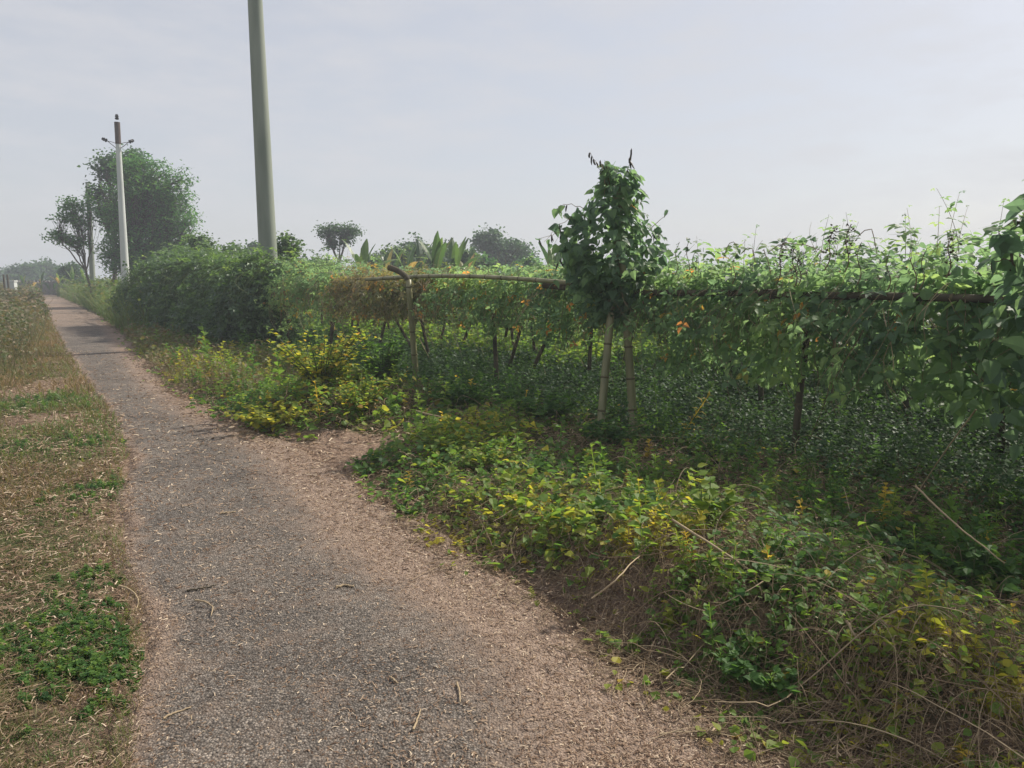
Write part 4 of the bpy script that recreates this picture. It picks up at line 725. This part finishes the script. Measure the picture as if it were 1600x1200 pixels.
rank('dry_weeds', 'far weeds bordering the path bend', [(90,459),(108,466),(128,476),(150,452),(100,446)], 2500, 1.0, M_rank, .6, leafy=1.6)
rank('dry_weeds', 'far left weeds beyond the tall ones', [(-60,452),(56,456),(60,470),(-80,474)], 5000, 1.2, M_rank, .5, leafy=2.0)
rank('far_grass', 'distant rough grass in front of the far wall', [(-300,444),(240,444),(240,452),(120,455),(50,455),(-300,452)], 9000, 1.0, M_gr, .4, leafy=.5)
rank('far_grass', 'rough green growth behind the hedge and pole', [(150,450),(420,470),(420,446),(160,445)], 5000, 1.3, M_gr, .25, leafy=.8)
# ------------------------------------------------------------------ single plants
def plant(name, label, u, v, hgt, stems, nl, lsize, mat, rb, spread=.4, tmpl=(LEAF_V, LEAF_F), rs=.1, group=None, stmat=None):
    c = G(u, v); z0 = float(h(c[0], c[1])); e = empty(name, label, 'plant', group); St = Buf(); C = Buf()
    for k in range(stems):
        a = rng.random()*6.283; o_ = np.array([math.cos(a), math.sin(a), 0]); hh = hgt*rng.uniform(.55, 1.05); sp = spread*hgt*rng.random()**.6; t = np.linspace(0, 1, 7)
        P = np.array([c[0], c[1], z0-.01])+o_*(sp*t**1.3)[:, None]+np.array([0, 0, 1])*(hh*(t-.18*t*t))[:, None]+o_*.03*stems**.3; St.tube(P, max(.0022, hgt*.011)*(1-.6*t), 5, rng.random())
        n = nl; q_ = rng.uniform(.18, 1.02, n); Pp = np.column_stack([np.interp(q_, t, P[:, i_]) for i_ in range(3)]); an = rng.random(n)*6.283
        C.inst(tmpl[0], tmpl[1], Pp, frames(np.column_stack([np.cos(an), np.sin(an), .35*rng.normal(size=n)+.15]), np.column_stack([.3*rng.normal(size=n), .3*rng.normal(size=n), np.ones(n)])), lsize*(1.15-.5*q_)*rng.uniform(.7, 1.2, n), np.clip(rb+rs*rng.normal(size=n), 0, 1))
    C.build('foliage', mat, e); St.build('stem', stmat or M_gstem, e); seat(e, (c[0], c[1], z0)); return e
plant('leafy_weed', 'dark green bushy herb at the litter edge in the shaded foreground', 1200, 1080, .17, 30, 15, .05, M_weed, .27, .95, rs=.07)
plant('leafy_weed', 'second dark green herb clump just above the bushy one, with pale leaf tips', 1225, 990, .20, 24, 13, .055, M_weed, .30, .8)
plant('leafy_weed', 'upright bright yellow-green weed with layered leaves in the middle of the verge', 1100, 905, .46, 5, 20, .085, M_weed, .62, .22)
plant('leafy_weed', 'bright green broad-leaved weed left of the layered yellow-green one', 972, 870, .24, 11, 10, .085, M_weed, .32, .6)
plant('leafy_weed', 'small light green seedling at the bottom centre of the litter', 1016, 1108, .05, 7, 7, .03, M_weed, .42, .9)
plant('leafy_weed', 'little green herb between the seedling and the tangle', 972, 1072, .07, 8, 7, .035, M_weed, .22, .9)
plant('leafy_weed', 'yellowish small herb just above the little green one', 975, 1010, .11, 8, 8, .045, M_weed, .58, .7)
plant('leafy_weed', 'low bright weed spreading into the dirt spur', 585, 735, .14, 22, 9, .06, M_weed, .32, 1.6)
plant('leafy_weed', 'yellow-green weed at the edge of the dirt spur, right of the spreading one', 690, 720, .34, 16, 12, .08, M_weed, .58, .7)
plant('yellow_bush', 'yellowing bush beside the path left of the pale bent post', 505, 650, .82, 46, 24, .085, M_weed, .74, .75, rs=.14)
plant('yellow_bush', 'low bright yellow bush spilling toward the path', 425, 672, .34, 34, 16, .08, M_weed, .78, 1.4, rs=.07)
plant('yellow_bush', 'brownish yellow bush right behind the low bright one', 560, 668, .5, 34, 18, .07, M_weed, .70, .9, rs=.2)
plant('green_bush', 'tall fresh green bush just left of the pale bent post', 600, 640, .78, 26, 26, .085, M_weed, .34, .35, (SLIM_V, SLIM_F) if False else (LEAF_V, LEAF_F))
plant('green_bush', 'dim green bush to the right of the pale bent post', 720, 655, .48, 26, 18, .09, M_weed, .22, .8)
plant('green_bush', 'broad-leaved green bush left of the crossed bamboo legs', 850, 670, .42, 26, 16, .10, M_weed, .20, .9)
plant('green_bush', 'green weedy bush around the foot of the crossed legs', 950, 700, .32, 22, 16, .08, M_weed, .16, .9)
plant('yellow_bush', 'yellow-green bush in front of the crossed bamboo legs', 760, 740, .32, 20, 14, .07, M_weed, .62, .9)
plant('leafy_weed', 'feathery green weed at the right edge under the vines', 1520, 930, .36, 16, 18, .07, M_weed, .24, .6)
plant('leafy_weed', 'broad-leaved dark weed right of centre under the vines', 1400, 880, .22, 20, 10, .08, M_weed, .12, .9)
plant('leafy_weed', 'yellow creeper sprig in the tangle at lower right', 1420, 1090, .13, 10, 9, .045, M_weed, .76, 1.2)
plant('leafy_weed', 'yellow-orange leafy sprig at the bottom right corner', 1580, 1180, .14, 12, 8, .045, M_weed, .84, 1.0)
plant('leafy_weed', 'thin green weed between the yellow bush and the dirt spur', 640, 800, .16, 12, 8, .05, M_weed, .40, 1.0)
plant('white_flower', 'tuft with small white flowers in the tall grass by the pale pole', 190, 500, 1.1, 5, 10, .12, M_petal, .5, .35)
# ------------------------------------------------------------------ long stalks and twigs
def stalk(name, label, pts, rad, mat=None, group=None, cat='twig'):
    P = np.array([(*G(u, v, z), z) for u, v, z in pts]); t = np.linspace(0, 1, 14); Q = np.column_stack([np.interp(t, np.linspace(0, 1, len(P)), P[:, k]) for k in range(3)])
    for _ in range(2): Q[1:-1] = (Q[:-2]+2*Q[1:-1]+Q[2:])/4
    Q[1:-1] += rng.normal(size=(12, 3))*rad*.3; Q[:, 2] = np.maximum(Q[:, 2], hz(Q[:, 0], Q[:, 1])+rad); B = Buf(); B.tube(Q, rad*(1.15-.5*t), 6, .8, cap=True); tag(B.build(name, mat or M_stem, smooth=True), label, cat, group)
stalk('twig', 'pale stubby stick lying alone on the middle of the path', [(525,917,.02),(538,914,.02),(553,916,.02)], .0065)
stalk('twig', 'dark thin stick lying on the path at the left', [(292,922,.02),(312,920,.02),(338,914,.02)], .005, M_bdark)
stalk('twig', 'curled root-like twig below the dark stick', [(305,938,.03),(322,940,.035),(334,948,.02),(330,962,.02)], .004)
stalk('twig', 'forked pale twig at the left path edge', [(186,915,.03),(206,922,.03),(218,938,.02),(212,955,.02)], .0045)
stalk('twig', 'small pale chip of stick on the far part of the path', [(345,802,.02),(356,801,.02),(368,799,.02)], .006)
stalk('twig', 'upright-looking pale straw near the bottom middle of the litter', [(646,1140,.02),(652,1125,.02),(657,1108,.02)], .004)
stalk('twig', 'short brown stick in the litter right of the path centre', [(714,1066,.02),(718,1080,.02),(719,1098,.02)], .004)
stalk('twig', 'short pale chip left of the short brown stick', [(610,1058,.02),(616,1063,.02),(622,1067,.02)], .004)
stalk('twig', 'brown stick at the lower left path edge', [(255,1122,.02),(275,1113,.02),(298,1105,.02)], .004, M_stem)
stalk('twig', 'thin upright straw at the lower left of the path', [(299,1118,.015),(300,1132,.015),(301,1146,.015)], .0025)
stalk('dry_stalk', 'long straight dry stalk slanting down across the tangle', [(1050,812,.42),(1130,862,.36),(1215,922,.26),(1280,968,.20)], .0055)
stalk('dry_stalk', 'long arched dry stalk at the right of the tangle', [(1320,972,.22),(1390,962,.32),(1460,982,.28),(1540,1000,.16)], .005)
stalk('dry_stalk', 'bent dry stalk pointing down right in the middle of the tangle', [(1322,970,.3),(1340,1000,.26),(1362,1045,.16)], .005)
stalk('dry_stalk', 'short dry stalk above the dark herb pointing up right', [(1210,925,.26),(1255,912,.3),(1297,900,.34)], .004)
stalk('dry_stalk', 'thin dry stalk rising left of the short one', [(1190,843,.36),(1205,880,.32),(1217,915,.25)], .003)
stalk('dry_stalk', 'tall thin stalk leaning at the right edge under the vines', [(1430,760,.55),(1500,825,.42),(1570,880,.30)], .0045)
stalk('dry_stalk', 'hanging dry vine stem at the right under the canopy', [(1525,640,.9),(1480,700,.62),(1440,760,.3),(1415,800,.1)], .004)
stalk('dry_stalk', 'long pale stem arching over the yellow leaves', [(925,935,.24),(965,905,.34),(985,880,.34),(1000,868,.28)], .0036)
stalk('dry_stalk', 'pale vertical stem at the bottom right of the tangle', [(1322,1030,.16),(1326,1065,.10),(1310,1110,.05),(1308,1185,.03)], .004)
stalk('dry_stalk', 'pair of dry pale stalks on the verge behind the dirt spur', [(650,642,.25),(690,652,.22),(740,662,.2)], .007)
# ------------------------------------------------------------------ haze
xs = (-490, 490); B = Buf(); V = [(x, y, z) for z in (-1.4, 13.) for x, y in ((-490, -40), (490, -40), (490, 490), (-490, 490))]
B.add(V, [(0,3,2,1), (4,5,6,7), (0,1,5,4), (1,2,6,5), (2,3,7,6), (3,0,4,7)])
m, t, o = newmat('haze'); pv = t.nodes.new('ShaderNodeVolumePrincipled'); pv.inputs['Color'].default_value = (.82, .88, .96, 1); pv.inputs['Density'].default_value = .0027; pv.inputs['Anisotropy'].default_value = .1; t.links.new(pv.outputs[0], o.inputs['Volume'])
tag(B.build('haze', m), kind='stuff')
